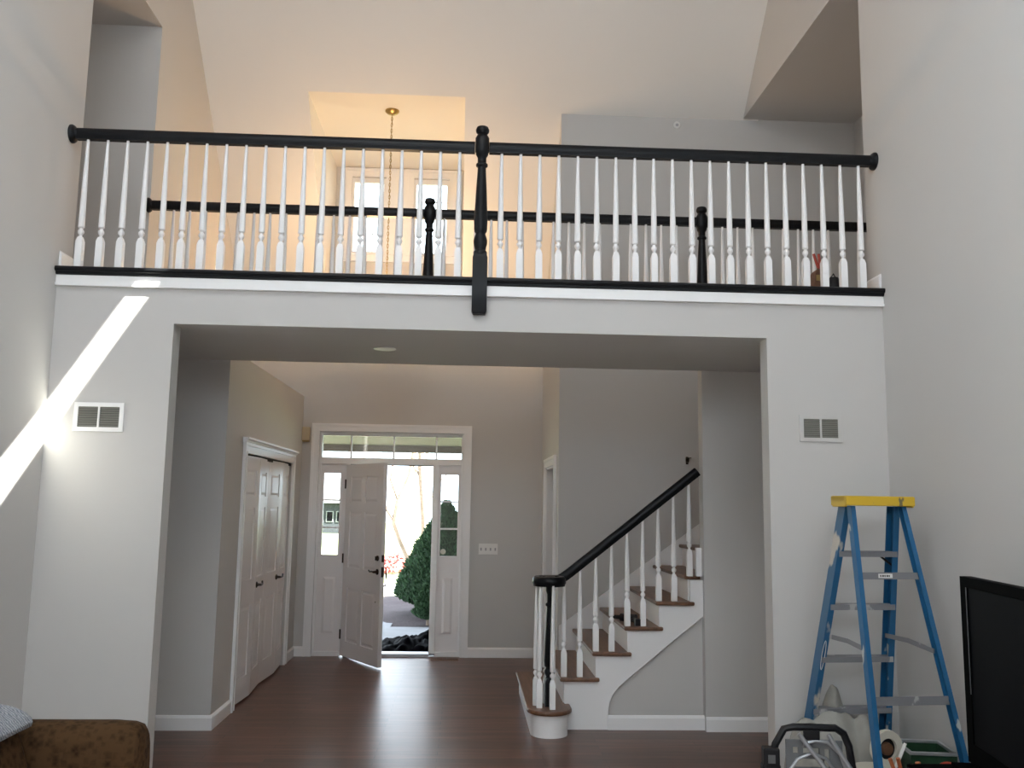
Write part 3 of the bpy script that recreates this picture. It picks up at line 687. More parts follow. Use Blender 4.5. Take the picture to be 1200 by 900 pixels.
# ------------------------------------------------------------------ right doorway of the foyer
cs = MB(); casing(cs, 3.02, 3.98, 2.02, .09, XR, -1, 'x'); struct(cs, 'trim_11', M['white'], 'white casing of the side room doorway', 'trim')
struct(MB().box(XR, XR + .12, 3.02, 3.035, 0, 2.02).box(XR, XR + .12, 3.965, 3.98, 0, 2.02).box(XR, XR + .12, 3.035, 3.965, 2.005, 2.02), 'trim_12', M['white'], 'white jamb of the side room doorway', 'trim')
d4 = thing('door_4', 'white door standing open into the dark side room', 'door', (XR + .125, 3.96, .01), math.radians(-12), None, 'structure')
door_leaf(d4, .86, 0, 1.99, .035, [(.1, .76, 1.1, 1.85), (.1, .76, .2, .95)], M['door'], both=False, oy=-.02)
for hz in (.25, 1.0, 1.75): put(MB().lathe([(.009, 0), (.009, .09)], 8, c=(-.006, -.045, hz - .045)), d4, 'hinge', M['bronze'])

# ------------------------------------------------------------------ dormer windows
def dwin(name, a, b, lab):
    z0, z1 = 4.44, 5.34
    w = thing(name, lab, 'window', ((a + b) / 2, F + .06, z0), 0, None, 'structure')
    slab([(a + .028, b - .028, z0 + .03, z1 - .055)], 'y', F + .03, F + .08, a, b, z0, z1).build('frame', M['white'], w)
    zm = (z0 + z1) / 2 - .0
    MB().box(a + .028, b - .028, F + .035, F + .075, zm - .016, zm + .016).build('meeting_rail', M['white'], w)
    for x in (a + (b - a) * .37, a + (b - a) * .63): MB().box(x - .004, x + .004, F + .05, F + .066, z0 + .03, z1 - .055).build('muntin', M['white'], w)
    for zz in (z0 + .24, z1 - .26): MB().box(a + .028, b - .028, F + .05, F + .066, zz - .004, zz + .004).build('muntin', M['white'], w)
    for c, d in ((z0 + .03, zm - .016), (zm + .016, z1 - .055)): MB().box(a + .028, b - .028, F + .055, F + .06, c, d).build('pane', M['glass'], w)
dwin('window_4', *DW[0][:2], 'left dormer window high above the front door')
dwin('window_5', *DW[1][:2], 'right dormer window high above the front door')
tr = MB(); casing(tr, DW[0][0], DW[0][1], 5.34, .10, F, -1, 'y', z0=4.44, bottom=True); casing(tr, DW[1][0], DW[1][1], 5.34, .10, F, -1, 'y', z0=4.44, bottom=True)
tr.box(DW[0][1] + .10, DW[1][0] - .10, F - .016, F, 4.34, 5.44); tr.box(-1.5, -.13, F - .03, F, 4.425, 4.442)
struct(tr, 'trim_13', M['white'], 'white casing around both dormer windows', 'trim')

# ------------------------------------------------------------------ small wall fittings
def vent(x0, x1, z0, z1, label, paintm):
    t = thing('return_air_grille', label, 'vent', ((x0 + x1) / 2, 0, z0))
    xm = (x0 + x1) / 2; e = .026
    f_ = slab([(x0 + e, xm - .006, z0 + e, z1 - e), (xm + .006, x1 - e, z0 + e, z1 - e)], 'y', -.009, -.0005, x0, x1, z0, z1); f_.build('frame', paintm, t, bevel=.002)
    MB().box(x0 + e, x1 - e, -.0015, -.0005, z0 + e, z1 - e).build('dark_backing', M['dark'], t)
    for c, d in ((x0 + e, xm - .006), (xm + .006, x1 - e)):
        n = 9
        for k in range(n):
            z = z0 + e + (z1 - z0 - 2 * e) * (k + .5) / n
            MB().add([(c, -.0075, z - .005), (d, -.0075, z - .005), (d, -.002, z + .005), (c, -.002, z + .005), (c, -.0075, z - .0035), (d, -.0075, z - .0035), (d, -.002, z + .0065), (c, -.002, z + .0065)],
                     [(0, 1, 2, 3), (7, 6, 5, 4), (0, 4, 5, 1), (1, 5, 6, 2), (2, 6, 7, 3), (3, 7, 4, 0)]).build('slat', M['slat'], t)
vent(-2.328, -2.037, 2.04, 2.213, 'metal wall grille left of the opening, beside the sun streak', M['white'])
vent(2.045, 2.312, 2.058, 2.225, 'metal wall grille right of the opening, above the blue ladder', M['wall'])
t = thing('light_switch', 'white four-gang switch plate on the beige wall right of the front door', 'switch', (.258, F, 1.093))
MB().box(.154, .362, F - .008, F - .0005, 1.093, 1.21).build('plate', M['plate'], t, bevel=.003)
for k in range(4):
    x = .154 + .208 * (k + .5) / 4; MB().box(x - .008, x + .008, F - .015, F - .008, 1.135, 1.165).build('toggle', M['toggle'], t)
t = thing('door_chime', 'beige door chime box on the wall above the closet corner', 'chime', (-1.765, F, 2.296))
MB().box(-1.806, -1.722, F - .055, F - .0005, 2.30, 2.45).build('cover', M['beige'], t, bevel=.006)
MB().box(-1.80, -1.728, F - .045, F - .005, 2.288, 2.30).build('base', M['brass'], t)
t = thing('sprinkler_head', 'small round white sprinkler ring on the grey wall above the rear railing', 'sprinkler', (1.954, S, 5.255))
mt = Matrix.Translation((1.954, S - .0005, 5.286)) @ RX
MB().lathe([(.014, 0), (.034, 0), (.036, .006), (.03, .012), (.016, .010)], 20, mat=mt).build('ring', M['plate'], t, smooth=True)
MB().lathe([(.001, 0), (.016, 0), (.014, .014), (.001, .016)], 12, mat=mt).build('nozzle', M['toggle'], t, smooth=True)
t = thing('recessed_light', 'round recessed can light in the soffit under the loft', 'ceiling light', (-.578, .712, ZS))
MB().lathe([(.05, -.0005), (.075, -.0005), (.078, -.006), (.05, -.009)], 24, c=(-.578, .712, ZS)).build('trim_ring', M['plate'], t, smooth=True)
MB().lathe([(.001, -.002), (.05, -.002), (.05, -.0005), (.001, -.0005)], 20, c=(-.578, .712, ZS)).build('lens', M['grille'], t)
t = thing('handrail_bracket', 'small dark handrail bracket on the grey wall beside the stairs', 'bracket', (2.019, S, 2.03))
MB().box(2.008, 2.03, S - .006, S - .0005, 2.03, 2.10).build('wall_plate', M['bronze'], t)
MB().tube([(2.019, S - .005, 2.05), (2.019, S - .04, 2.055), (2.019, S - .055, 2.085)], .007, 8).box(1.995, 2.043, S - .068, S - .044, 2.083, 2.09).build('arm', M['bronze'], t)
t = thing('floor_register', 'brown slotted floor register in front of the right sidelight', 'vent', (-.19, F - .14, 0))
slab([(-.32 + .012 + .022 * k, -.32 + .022 * k + .026, F - .185, F - .095) for k in range(12)][0:0] + [(-.312 + .022 * k, -.300 + .022 * k, F - .185, F - .1) for k in range(12)], 'z', .0005, .005, -.33, -.04, F - .2, F - .085).build('grille', M['leather'], t)
MB().box(-.32, -.045, F - .19, F - .095, .0003, .001).build('dark_backing', M['dark'], t)

# ------------------------------------------------------------------ chandelier on its chain (body hidden behind the loft edge)
CX, CY = -.80, 3.0
t = thing('chandelier', 'brass chandelier hanging by a long chain from the dormer ceiling', 'chandelier', (CX, CY, 3.15))
MB().lathe([(.001, DZ - .045), (.02, DZ - .043), (.05, DZ - .03), (.068, DZ - .012), (.068, DZ - .0005), (.001, DZ - .0005)], 24, c=(CX, CY, 0)).build('canopy', M['brass'], t, smooth=True)
ch = MB(); z = 3.78; k = 0
while z < DZ - .05:
    pts = []
    for q in range(10):
        a = 2 * PI * q / 10; o = (.0085 * math.cos(a), 0) if k % 2 == 0 else (0, .0085 * math.cos(a))
        pts.append((CX + o[0], CY + o[1], z + .020 * math.sin(a)))
    ch.tube(pts, .0026, 5, closed=True); z += .0305; k += 1
ch.tube([(CX + .004 * math.sin(q * .9), CY + .004 * math.cos(q * .9), 3.75 + q * (DZ - .04 - 3.75) / 60) for q in range(61)], .002, 5)
o = ch.build('chain', M['brass'], t, smooth=True); o['kind'] = 'stuff'
MB().lathe([(.001, 3.15), (.02, 3.16), (.035, 3.2), (.02, 3.24), (.02, 3.28), (.055, 3.33), (.06, 3.38), (.025, 3.46), (.02, 3.55), (.03, 3.62), (.018, 3.7), (.012, 3.77), (.001, 3.78)], 18, c=(CX, CY, 0)).build('body', M['brass'], t, smooth=True)
MB().lathe([(.06, 3.30), (.18, 3.335), (.29, 3.42), (.345, 3.54), (.338, 3.54), (.283, 3.426), (.176, 3.343), (.06, 3.308)], 32, c=(CX, CY, 0)).build('bowl_shade', M['frost'], t, smooth=True)
for k in range(6):
    a = 2 * PI * k / 6 + .3; ca, sa = math.cos(a), math.sin(a); P = lambda r, z: (CX + r * ca, CY + r * sa, z)
    MB().tube([P(.04, 3.47), P(.08, 3.46), P(.12, 3.44), P(.15, 3.45), P(.16, 3.47)], .008, 8).lathe([(.008, 0), (.03, .006), (.034, .014), (.01, .02)], 12, c=P(.16, 3.462)).build('arm', M['brass'], t, smooth=True)
    MB().lathe([(.011, 0), (.011, .035), (.001, .036)], 10, c=P(.16, 3.478)).build('candle_sleeve', M['candle'], t, smooth=True)
    MB().lathe([(.006, 0), (.016, .02), (.017, .035), (.008, .065), (.001, .08)], 10, c=P(.16, 3.512)).build('bulb', M['bulb'], t, smooth=True)
    l = bpy.data.lights.new('bulb_light', 'POINT'); l.energy = 15; l.color = (1.0, 0.66, 0.36); l.shadow_soft_size = .025
    lo = bpy.data.objects.new('bulb_light', l); COL.objects.link(lo); lo.parent = t
    lo.location = Vector(P(.16, 3.60)) - Vector((CX, CY, 3.15))

# ------------------------------------------------------------------ stepladder
LA = {'A': ((2.078, -.52, 1.68), (1.921, -.098, 0)), 'B': ((2.084, -.59, 1.68), (2.013, -1.037, 0)), 'C': ((2.397, -.492, 1.68), (2.478, -.049, 0)), 'D': ((2.403, -.562, 1.68), (2.551, -.989, 0))}
lp = lambda k, z: Vector(LA[k][1]).lerp(Vector(LA[k][0]), z / 1.68)
lad = thing('stepladder', 'tall blue fibreglass stepladder with yellow top cap, paint splattered', 'ladder', (2.24, -.55, 0))
U = (lp('C', 1.68) - lp('A', 1.68)).normalized(); V_ = Vector((U.y, -U.x, 0))
def lrail(k, wide, deep, mat, web):
    """C-channel side rail: web outward, flanges inward"""
    a, b = lp(k, 0.012), lp(k, 1.67); s_ = 1 if k in 'AB' else -1          # inward direction along U
    mb = MB(); t_ = .006; n = V_
    def bar(u0, u1, n0, n1):
        vs = []
        for p in (a, b):
            for uu, nn in ((u0, n0), (u1, n0), (u1, n1), (u0, n1)): vs.append(p + U * uu * s_ + n * nn)
        mb.add(vs, [(0, 1, 2, 3), (7, 6, 5, 4), (0, 4, 5, 1), (1, 5, 6, 2), (2, 6, 7, 3), (3, 7, 4, 0)])
    bar(0, t_, -deep / 2, deep / 2); bar(t_, wide, -deep / 2, -deep / 2 + t_); bar(t_, wide, deep / 2 - t_, deep / 2)
    return mb
for k in 'ABCD':
    f_ = k in 'AC'
    r_ = lrail(k, .034 if f_ else .026, .078 if f_ else .045, None, None).build('side_rail', M['bluestain'] if k == 'A' else M['blue'], lad)
    p = lp(k, 0); s_ = 1 if k in 'AB' else -1
    MB().box(p.x - .02 + s_ * .012, p.x + .02 + s_ * .012, p.y - .045, p.y + .045, 0.0, .02).build('rubber_foot', M['plastic'], r_)
# oval maker's sticker, plain outline
ov = MB(); c0 = lp('A', .84); n0 = (lp('A', 1.2) - lp('A', .6)).normalized()
pts = [c0 + V_ * (.0415) + U * (.012 + .009 * math.cos(q * PI / 8)) + n0 * (.085 * math.sin(q * PI / 8)) for q in range(16)]
ov.tube(pts, .0018, 5, closed=True).build('oval_sticker', M['plate'], lad)
cb = MB(); ca = (lp('A', 1.68) + lp('D', 1.68)) / 2
cm = Matrix.Translation((ca.x, ca.y, 1.672)) @ Matrix.Rotation(math.atan2(U.y, U.x), 4, 'Z')
cb.prism([(-.195, -.085), (.195, -.085), (.2, -.06), (.2, .07), (.19, .085), (-.19, .085), (-.2, .07), (-.2, -.06)], 'z', .022, .052, cm)
cb.box(-.2, .2, -.086, -.074, 0.0, .05, cm).box(-.2, .2, .074, .086, 0.0, .05, cm)
cb.box(-.2, -.188, -.074, .074, -.008, .05, cm).box(.188, .2, -.074, .074, -.008, .05, cm)
cb.build('top_cap', M['yellow'], lad, bevel=.004)
for i, z in enumerate((1.421, 1.125, .829, .533, .237)):
    a, b = lp('A', z), lp('C', z); a = a + U * .008; b = b - U * .008
    vs = []
    for p in (a, b):
        for nn, zz in ((-.042, 0), (.042, 0), (.042, -.03), (.036, -.03), (.036, -.006), (-.036, -.006), (-.036, -.03), (-.042, -.03)): vs.append(p + V_ * nn + Vector((0, 0, zz)))
    n = 8
    MB().add(vs, [tuple(range(n)), tuple(range(2 * n - 1, n - 1, -1))] + [(q, q + n, (q + 1) % n + n, (q + 1) % n) for q in range(n)]).build('step', M['alu'], lad)
    if i == 0:
        MB().tube([b - U * .075 + Vector((0, 0, -.03)), b + Vector((0, 0, -.085))], .006, 6).build('step_brace', M['plastic'], lad)
for i, (z, hh) in enumerate(((1.305, .036), (.70, .043))):
    a, b = lp('B', z) + U * .01, lp('D', z) - U * .01; vs = []
    for p in (a, b):
        for nn, zz in ((.012, -hh / 2), (.016, -hh / 2), (.016, hh / 2), (.012, hh / 2)): vs.append(p + V_ * nn + Vector((0, 0, zz)))
    br = MB().add(vs, [(0, 1, 2, 3), (7, 6, 5, 4), (0, 4, 5, 1), (1, 5, 6, 2), (2, 6, 7, 3), (3, 7, 4, 0)]).build('cross_brace', M['alu'], lad)
    if i == 0:
        c_ = a.lerp(b, .42) + V_ * .0165; mm = Matrix.Translation(c_) @ Matrix.Rotation(math.atan2(U.y, U.x), 4, 'Z')
        MB().box(-.04, .04, -.001, .0, -.011, .011, mm).build('label_sticker', M['plate'], br, label='white sticker with dark print')
        # dark print marks on the sticker (illegible in the photograph)
        for q in range(5): MB().box(-.03 + q * .012, -.024 + q * .012 + .002 * (q % 2), -.0018, -.001, -.005, .005, mm).build('print_mark', M['plastic'], br)
for k1, k2 in (('A', 'B'), ('C', 'D')):
    a, b = lp(k1, .945), lp(k2, .93); s_ = 1 if k1 == 'A' else -1; mid = (a + b) / 2 + Vector((0, 0, .012)); vs = []
    path = [a + U * s_ * .036 - V_ * 0, mid + U * s_ * .036, b + U * s_ * .03]
    MB().sweep(path, [(-.003, -.012), (.003, -.012), (.003, .012), (-.003, .012)]).build('spreader_bar', M['alu'], lad)

# ------------------------------------------------------------------ television on a low stand
tv_a = Vector((2.353, -1.20)); tvd = Vector((-.102, -.646)).normalized(); tw = 1.46
ta_ = math.atan2(tvd.y, tvd.x)
tv = thing('television', 'large black flat-screen television at the right wall, right of the blue ladder', 'television', (tv_a.x, tv_a.y, .50), ta_)
put(MB().box(0, tw, 0, .05, .03, .847).box(.25, tw - .25, .05, .075, .1, .6), tv, 'casing', M['bezel'], bevel=.006)
put(slab([(.075, tw - .06, .10, .80)], 'y', -.008, .0, 0, tw, .008, .847), tv, 'bezel', M['bezel'], bevel=.003)
put(MB().box(.075, tw - .06, -.003, -.0005, .10, .80), tv, 'screen', M['screen'])
put(MB().box(.073, .078, -.0105, -.008, .32, .80), tv, 'bezel_seam', M['greyplate'])
put(MB().box(.045, .9, -.1, .12, 0, .012).box(.6, .85, .0, .04, .012, .05), tv, 'foot', M['bezel'])
t = thing('tv_stand', 'low dark stand carrying the television by the right wall', 'stand', (2.3, -2.0, 0))
MB().box(2.05, 2.57, -2.72, -1.2, .46, .497).build('top', M['bezel'], t, bevel=.004)
MB().box(2.08, 2.55, -2.69, -1.23, .06, .46).build('cabinet', M['bezel'], t)
for x in (2.1, 2.5):
    for y in (-2.65, -1.28): MB().box(x, x + .05, y, y + .05, 0, .06).build('leg', M['bezel'], t)

# ------------------------------------------------------------------ sofa with knitted throw
so = thing('sofa', 'brown tufted chenille sofa with a rolled arm against the left wall', 'sofa', (-1.95, -2.4, 0))
yA = -1.36                                     # far end of the sofa
def rolled_arm(y0, y1):
    """arm running along x from the wall to the front, rounded top and front"""
    mb = MB(); xs_ = [-2.25, -2.2, -2.0, -1.7, -1.44, -1.36, -1.325, -1.31]
    sc_ = [1, 1, 1, 1, 1, .985, .95, .88]
    n = 20; vs = []; fs = []; ym = (y0 + y1) / 2; hw = (y1 - y0) / 2
    for x, s_ in zip(xs_, sc_):
        for k in range(n):
            a = 2 * PI * k / n; yy = math.copysign(abs(math.cos(a)) ** .55, math.cos(a)); zz = math.copysign(abs(math.sin(a)) ** .55, math.sin(a))
            vs.append((x, ym + yy * hw * s_, .41 + zz * .33 * s_))
    for i in range(len(xs_) - 1):
        for k in range(n): fs.append((i * n + k, i * n + (k + 1) % n, (i + 1) * n + (k + 1) % n, (i + 1) * n + k))
    fs.append(tuple(range(n - 1, -1, -1))); fs.append(tuple((len(xs_) - 1) * n + k for k in range(n)))
    return mb.add(vs, fs)
rolled_arm(yA - .24, yA).build('arm', M['sofa'], so, smooth=True)
rolled_arm(-3.5, -3.26).build('arm', M['sofa'], so, smooth=True)
MB().box(-2.23, -1.36, -3.26, yA - .24, .08, .30).build('base', M['sofa'], so, bevel=.02)
for a, b in ((-3.25, -2.44), (-2.42, yA - .25)):
    MB().box(-1.98, -1.34, a, b, .30, .45).build('seat_cushion', M['sofa'], so, bevel=.05, smooth=True)
MB().prism([(-2.25, .08), (-2.08, .08), (-2.02, .80), (-2.10, .86), (-2.22, .84)], 'y', -3.26, yA - .23).build('back', M['sofa'], so, bevel=.03)
for a, b in ((-3.25, -2.44), (-2.42, yA - .25)):
    MB().prism([(-2.05, .44), (-1.72, .44), (-1.69, .60), (-1.735, .73), (-1.83, .79), (-2.0, .79)], 'y', a, b).build('back_cushion', M['sofa'], so, bevel=.04, smooth=True)
for x in (-2.2, -1.45):
    for y in (-3.4, -1.5): MB().lathe([(.02, 0), (.03, .09)], 10, c=(x, y, 0)).build('leg', M['tread'], so)
def knitted_throw():
    """folded knitted blanket draped over the far back cushion and its top"""
    prof = [(-2.2, .868), (-2.12, .885), (-2.04, .875), (-1.96, .85), (-1.88, .832), (-1.80, .815), (-1.73, .785), (-1.69, .745)]
    mb = MB(); ny = 14; vs = []; fs = []
    for side in (0, 1):
        for i, (x, z) in enumerate(prof):
            for j in range(ny):
                y = -2.40 + (.76) * j / (ny - 1) + .02 * math.sin(i * 1.3)
                h = .038 * side + .012 * noise.noise(Vector((x * 7, y * 9, 3))) * (1 if side else .2)
                edge = min(j, ny - 1 - j); h *= (.55 if edge == 0 else 1)
                vs.append((x + h * .7, y, z + h))
    n = len(prof) * ny
    for i in range(len(prof) - 1):
        for j in range(ny - 1):
            a = i * ny + j; fs += [(a, a + ny, a + ny + 1, a + 1), (n + a, n + a + 1, n + a + ny + 1, n + a + ny)]
    for i in range(len(prof) - 1):
        for j in (0, ny - 1): a = i * ny + j; fs.append((a, n + a, n + a + ny, a + ny))
    for j in range(ny - 1):
        for i in (0, len(prof) - 1): a = i * ny + j; fs.append((a, a + 1, n + a + 1, n + a))
    return mb.add(vs, fs)
th = thing('throw_blanket', 'grey and white knitted throw draped over the sofa back', 'blanket', (-1.9, -2.0, .75))
knitted_throw().build('cloth', M['throw'], th, smooth=True, subsurf=1)

# ------------------------------------------------------------------ things on the floor round the ladder
def heap(cx, cy, rx, ry, h, seed, nx=44, ny=34, peak=None):
    mb = MB(); vs = []; fs = []
    for j in range(ny):
        for i in range(nx):
            u = -1 + 2 * i / (nx - 1); v = -1 + 2 * j / (ny - 1)
            r = (abs(u) ** 2.6 + abs(v) ** 2.6) ** (1 / 2.6); k = max(0.0, 1 - r ** 2.2) ** .6
            p = Vector((u * 2.0 + seed, v * 2.0, seed))
            fold = abs(noise.noise(p * 1.1)) * .9 + abs(noise.noise(p * 2.6 + Vector((9, 2, 1)))) * .45 + noise.noise(p * 6) * .08
            z = h * k * (.62 + .62 * (fold - .25))
            if peak: z += peak[2] * math.exp(-(((u - peak[0]) / peak[3]) ** 2 + ((v - peak[1]) / peak[4]) ** 2)) * (k > 0)
            vs.append((cx + u * rx * (1 + .05 * noise.noise(p * 2)), cy + v * ry, max(z, .004)))
    n = nx * ny; vs += [(x, y, .0) for x, y, z in vs]
    for j in range(ny - 1):
        for i in range(nx - 1):
            a = j * nx + i; fs += [(a, a + 1, a + nx + 1, a + nx), (n + a, n + a + nx, n + a + nx + 1, n + a + 1)]
    for i in range(nx - 1):
        a = i; b = (ny - 1) * nx + i; fs += [(a, n + a, n + a + 1, a + 1), (b, b + 1, n + b + 1, n + b)]
    for j in range(ny - 1):
        a = j * nx; b = j * nx + nx - 1; fs += [(a, a + nx, n + a + nx, n + a), (b, n + b, n + b + nx, b + nx)]
    return mb.add(vs, fs)
def cloth_heap(cx, cy, rx, ry, nx=76, ny=56):
    mb = MB(); vs = []; fs = []
    lumps = [(-.45, .1, .38, .5, .65), (.10, .1, .42, .8, .65), (.60, -.05, .39, .40, .6), (.25, .45, .50, .42, .42), (-.1, -.45, .27, .7, .4)]
    for j in range(ny):
        for i in range(nx):
            u = -1 + 2 * i / (nx - 1); v = -1 + 2 * j / (ny - 1)
            z = max(h * max(0, 1 - ((u - a) / su) ** 2 - ((v - b) / sv) ** 2) ** .5 for a, b, h, su, sv in lumps)
            z = max(z, .10 * max(0, 1 - (u * u + v * v)) ** .5)
            p = Vector((u * 2.3, v * 2.3, z * 3))
            w = noise.noise(p * .9) * 1.5
            ridge = (1 - abs(noise.noise(Vector((u * 1.6 + w * .6, v * 3 - w * .6, 4.2))))) ** 2
            z = z * (1.02 + .32 * ridge) + .012 * noise.noise(p * 2)
            vs.append((cx + u * rx, cy + v * ry, max(z, .004)))
    n = nx * ny; vs += [(x, y, .0) for x, y, z in vs]
    for j in range(ny - 1):
        for i in range(nx - 1):
            a = j * nx + i; fs += [(a, a + 1, a + nx + 1, a + nx), (n + a, n + a + nx, n + a + nx + 1, n + a + 1)]
    for i in range(nx - 1):
        a = i; b = (ny - 1) * nx + i; fs += [(a, n + a, n + a + 1, a + 1), (b, b + 1, n + b + 1, n + b)]
    for j in range(ny - 1):
        a = j * nx; b = j * nx + nx - 1; fs += [(a, a + nx, n + a + nx, n + a), (b, n + b, n + b + nx, b + nx)]
    return mb.add(vs, fs)
dc = cloth_heap(2.075, -.285, .285, .27).build('drop_cloth', M['canvas'], smooth=True)
md = dc.modifiers.new('smooth', 'SMOOTH'); md.factor = .5; md.iterations = 9
tag(dc, 'crumpled grey canvas drop cloth heaped under the ladder by the wall', 'cloth')

# portable saw stand folded up: black tubular frame, grey slotted plate, two steel bars
fs_ = thing('folded_work_stand', 'black folding work stand with two steel bars at the foot of the ladder', 'work stand', (1.78, -.78, 0), math.radians(-6))
put(MB().tube([(-.22, 0, .02), (-.215, 0, .36), (-.19, .0, .47), (-.145, 0, .545), (-.10, 0, .555), (.11, 0, .555), (.15, 0, .53), (.175, 0, .47), (.19, 0, .36), (.2, 0, .02)], .019, 8), fs_, 'frame', M['plastic'], smooth=True)
put(MB().box(-.255, -.175, -.035, .035, .36, .455).box(-.262, -.17, -.03, .03, .30, .375), fs_, 'corner_clamp', M['plastic'], bevel=.008)
put(MB().box(-.235, -.20, -.04, -.036, .385, .425), fs_, 'clamp_button', M['greyplate'])
put(MB().tube([(-.2, .0, .05), (-.2, -.10, .02), (.2, -.10, .02), (.2, 0, .05)], .017, 8), fs_, 'foot_bar', M['plastic'], smooth=True)
put(slab([(-.10, .04, .37, .41), (-.11, -.085, .435, .465), (.045, .07, .37, .46), (-.06, .02, .435, .462)], 'y', -.03, -.015, -.145, .135, .16, .50), fs_, 'slotted_plate', M['greyplate'], bevel=.003)
put(MB().tube([(-.06, -.034, .485), (.0, -.036, .50), (.06, -.036, .495), (.12, -.036, .44), (.15, -.036, .36)], .010, 8), fs_, 'guide_ring', M['steel'], smooth=True)
put(MB().tube([(-.14, -.034, .34), (-.09, -.036, .41), (-.02, -.036, .44), (.05, -.036, .415), (.09, -.036, .36)], .008, 8), fs_, 'guide_ring', M['steel'], smooth=True)
put(MB().box(-.06, .02, -.05, -.03, .505, .55), fs_, 'hinge_block', M['plastic'], bevel=.004)
for a, b in (((-.085, -.05, .535), (.045, -.075, .365)), ((.06, -.05, .535), (.17, -.075, .36))):
    put(MB().tube([a, b], .0115, 10), fs_, 'steel_bar', M['steel'], smooth=True)
# bucket + reel, green box, tool bag with tools, cord
bk = thing('paint_bucket', 'pale plastic paint bucket between the ladder legs', 'bucket', (2.15, -.66, 0))
MB().lathe([(.001, 0), (.095, 0), (.112, .30), (.118, .30), (.118, .325), (.001, .325)], 24, c=(2.15, -.66, 0)).build('body', M['cream'], bk, smooth=True)
MB().tube([(2.15 + .115 * math.cos(a), -.66 - .02 - .1 * math.sin(a), .28 - .07 * math.sin(a)) for a in [PI * k / 10 for k in range(11)]], .003, 6).build('handle', M['steel'], bk)
rl_ = thing('cable_reel', 'round cream reel standing on the bucket behind the ladder leg', 'reel', (2.215, -.66, .325))
mr = Matrix.Translation((2.215, -.63, .418)) @ Matrix.Rotation(PI / 2, 4, 'X') @ Matrix.Rotation(.25, 4, 'Y')
MB().lathe([(.054, 0), (.093, 0), (.096, .008), (.093, .03), (.054, .03), (.054, 0)], 28, mat=mr).build('flange', M['cream'], rl_, smooth=True)
MB().lathe([(.036, .002), (.0535, .002), (.0535, .012), (.036, .012)], 20, mat=mr).build('hub', M['plastic'], rl_, smooth=True)
MB().lathe([(.001, .012), (.034, .012), (.03, .03), (.001, .032)], 20, mat=mr).build('hub_cap', M['leather'], rl_, smooth=True)
gb = thing('metal_tool_box', 'dark green metal box with a bright rim by the right wall under the ladder', 'tool box', (2.445, -.60, 0), math.radians(-8))
put(slab([], 'z', 0, .012, -.115, .115, -.13, .13).box(-.115, .115, -.13, -.122, .012, .41).box(-.115, .115, .122, .13, .012, .41).box(-.115, -.107, -.122, .122, .012, .41).box(.107, .115, -.122, .122, .012, .41), gb, 'body', M['green'])
put(slab([(-.105, .105, -.12, .12)], 'z', .405, .422, -.12, .12, -.135, .135), gb, 'rim', M['steel'], bevel=.003)
put(MB().box(-.02, .05, -.137, -.131, .35, .365), gb, 'latch', M['steel'])
tb_ = thing('tool_bag', 'dark open tool bag in front of the green box', 'bag', (2.28, -.87, 0))
MB().prism([(2.09, -.985), (2.46, -.985), (2.46, -.80), (2.09, -.80)], 'z', 0, .012).box(2.09, 2.46, -.985, -.977, .012, .33).box(2.09, 2.46, -.808, -.80, .012, .33).box(2.09, 2.098, -.977, -.808, .012, .33).box(2.452, 2.46, -.977, -.808, .012, .33).build('body', M['plastic'], tb_)
MB().box(2.098, 2.452, -.977, -.808, .2, .21).build('divider', M['plastic'], tb_)
def tool(name, label, cat, p, q, r, mat, tip=None, group=None):
    p, q = Vector(p), Vector(q); t = thing(name, label, cat, tuple(p), 0, group)
    MB().tube([p, p.lerp(q, .5), q], r, 8).build('handle', mat, t, smooth=True)
    if tip: d = (q - p).normalized(); MB().tube([p - d * .0 , p - d * tip], r * .6, 8).build('jaw', M['steel'], t, smooth=True)
    return t
pl = thing('pliers', 'hand pliers with two orange copper handles standing up beside the ladder leg', 'pliers', (2.17, -.89, .22))
for a, b in (((2.155, -.89, .33), (2.12, -.89, .435)), ((2.185, -.89, .33), (2.155, -.90, .44))): MB().tube([(2.17, -.89, .25), a, b], .010, 8).build('handle', M['orange'], pl, smooth=True)
MB().box(2.155, 2.185, -.9, -.88, .215, .26).build('jaw', M['steel'], pl)
tool('screwdriver', 'short tool with an orange handle right of the pliers', 'screwdriver', (2.27, -.9, .33), (2.255, -.9, .42), .014, M['orange'], .11)
tool('clamp', 'stubby copper coloured clamp lying right of the screwdriver', 'clamp', (2.32, -.9, .33), (2.305, -.89, .405), .024, M['orange'], .11)
t = thing('paint_stick', 'white flat mixing stick leaning out of the tool bag', 'stick', (2.17, -.83, .21))
MB().sweep([(2.10, -.83, .215), (2.235, -.82, .49)], [(-.002, -.013), (.002, -.013), (.002, .013), (-.002, .013)], up=(0, 1, 0)).build('blade', M['plate'], t)
tag(MB().tube([(2.42 + .06 * math.cos(a) , -.915 + .05 * math.sin(a), .338 + .028 * (1 + math.sin(a)) + .006 * k / 24) for k, a in enumerate([2 * PI * q / 24 for q in range(60)])], .0065, 8).build('extension_cord', M['red'], smooth=True), 'coiled red cord lying on the right end of the tool bag', 'cord')

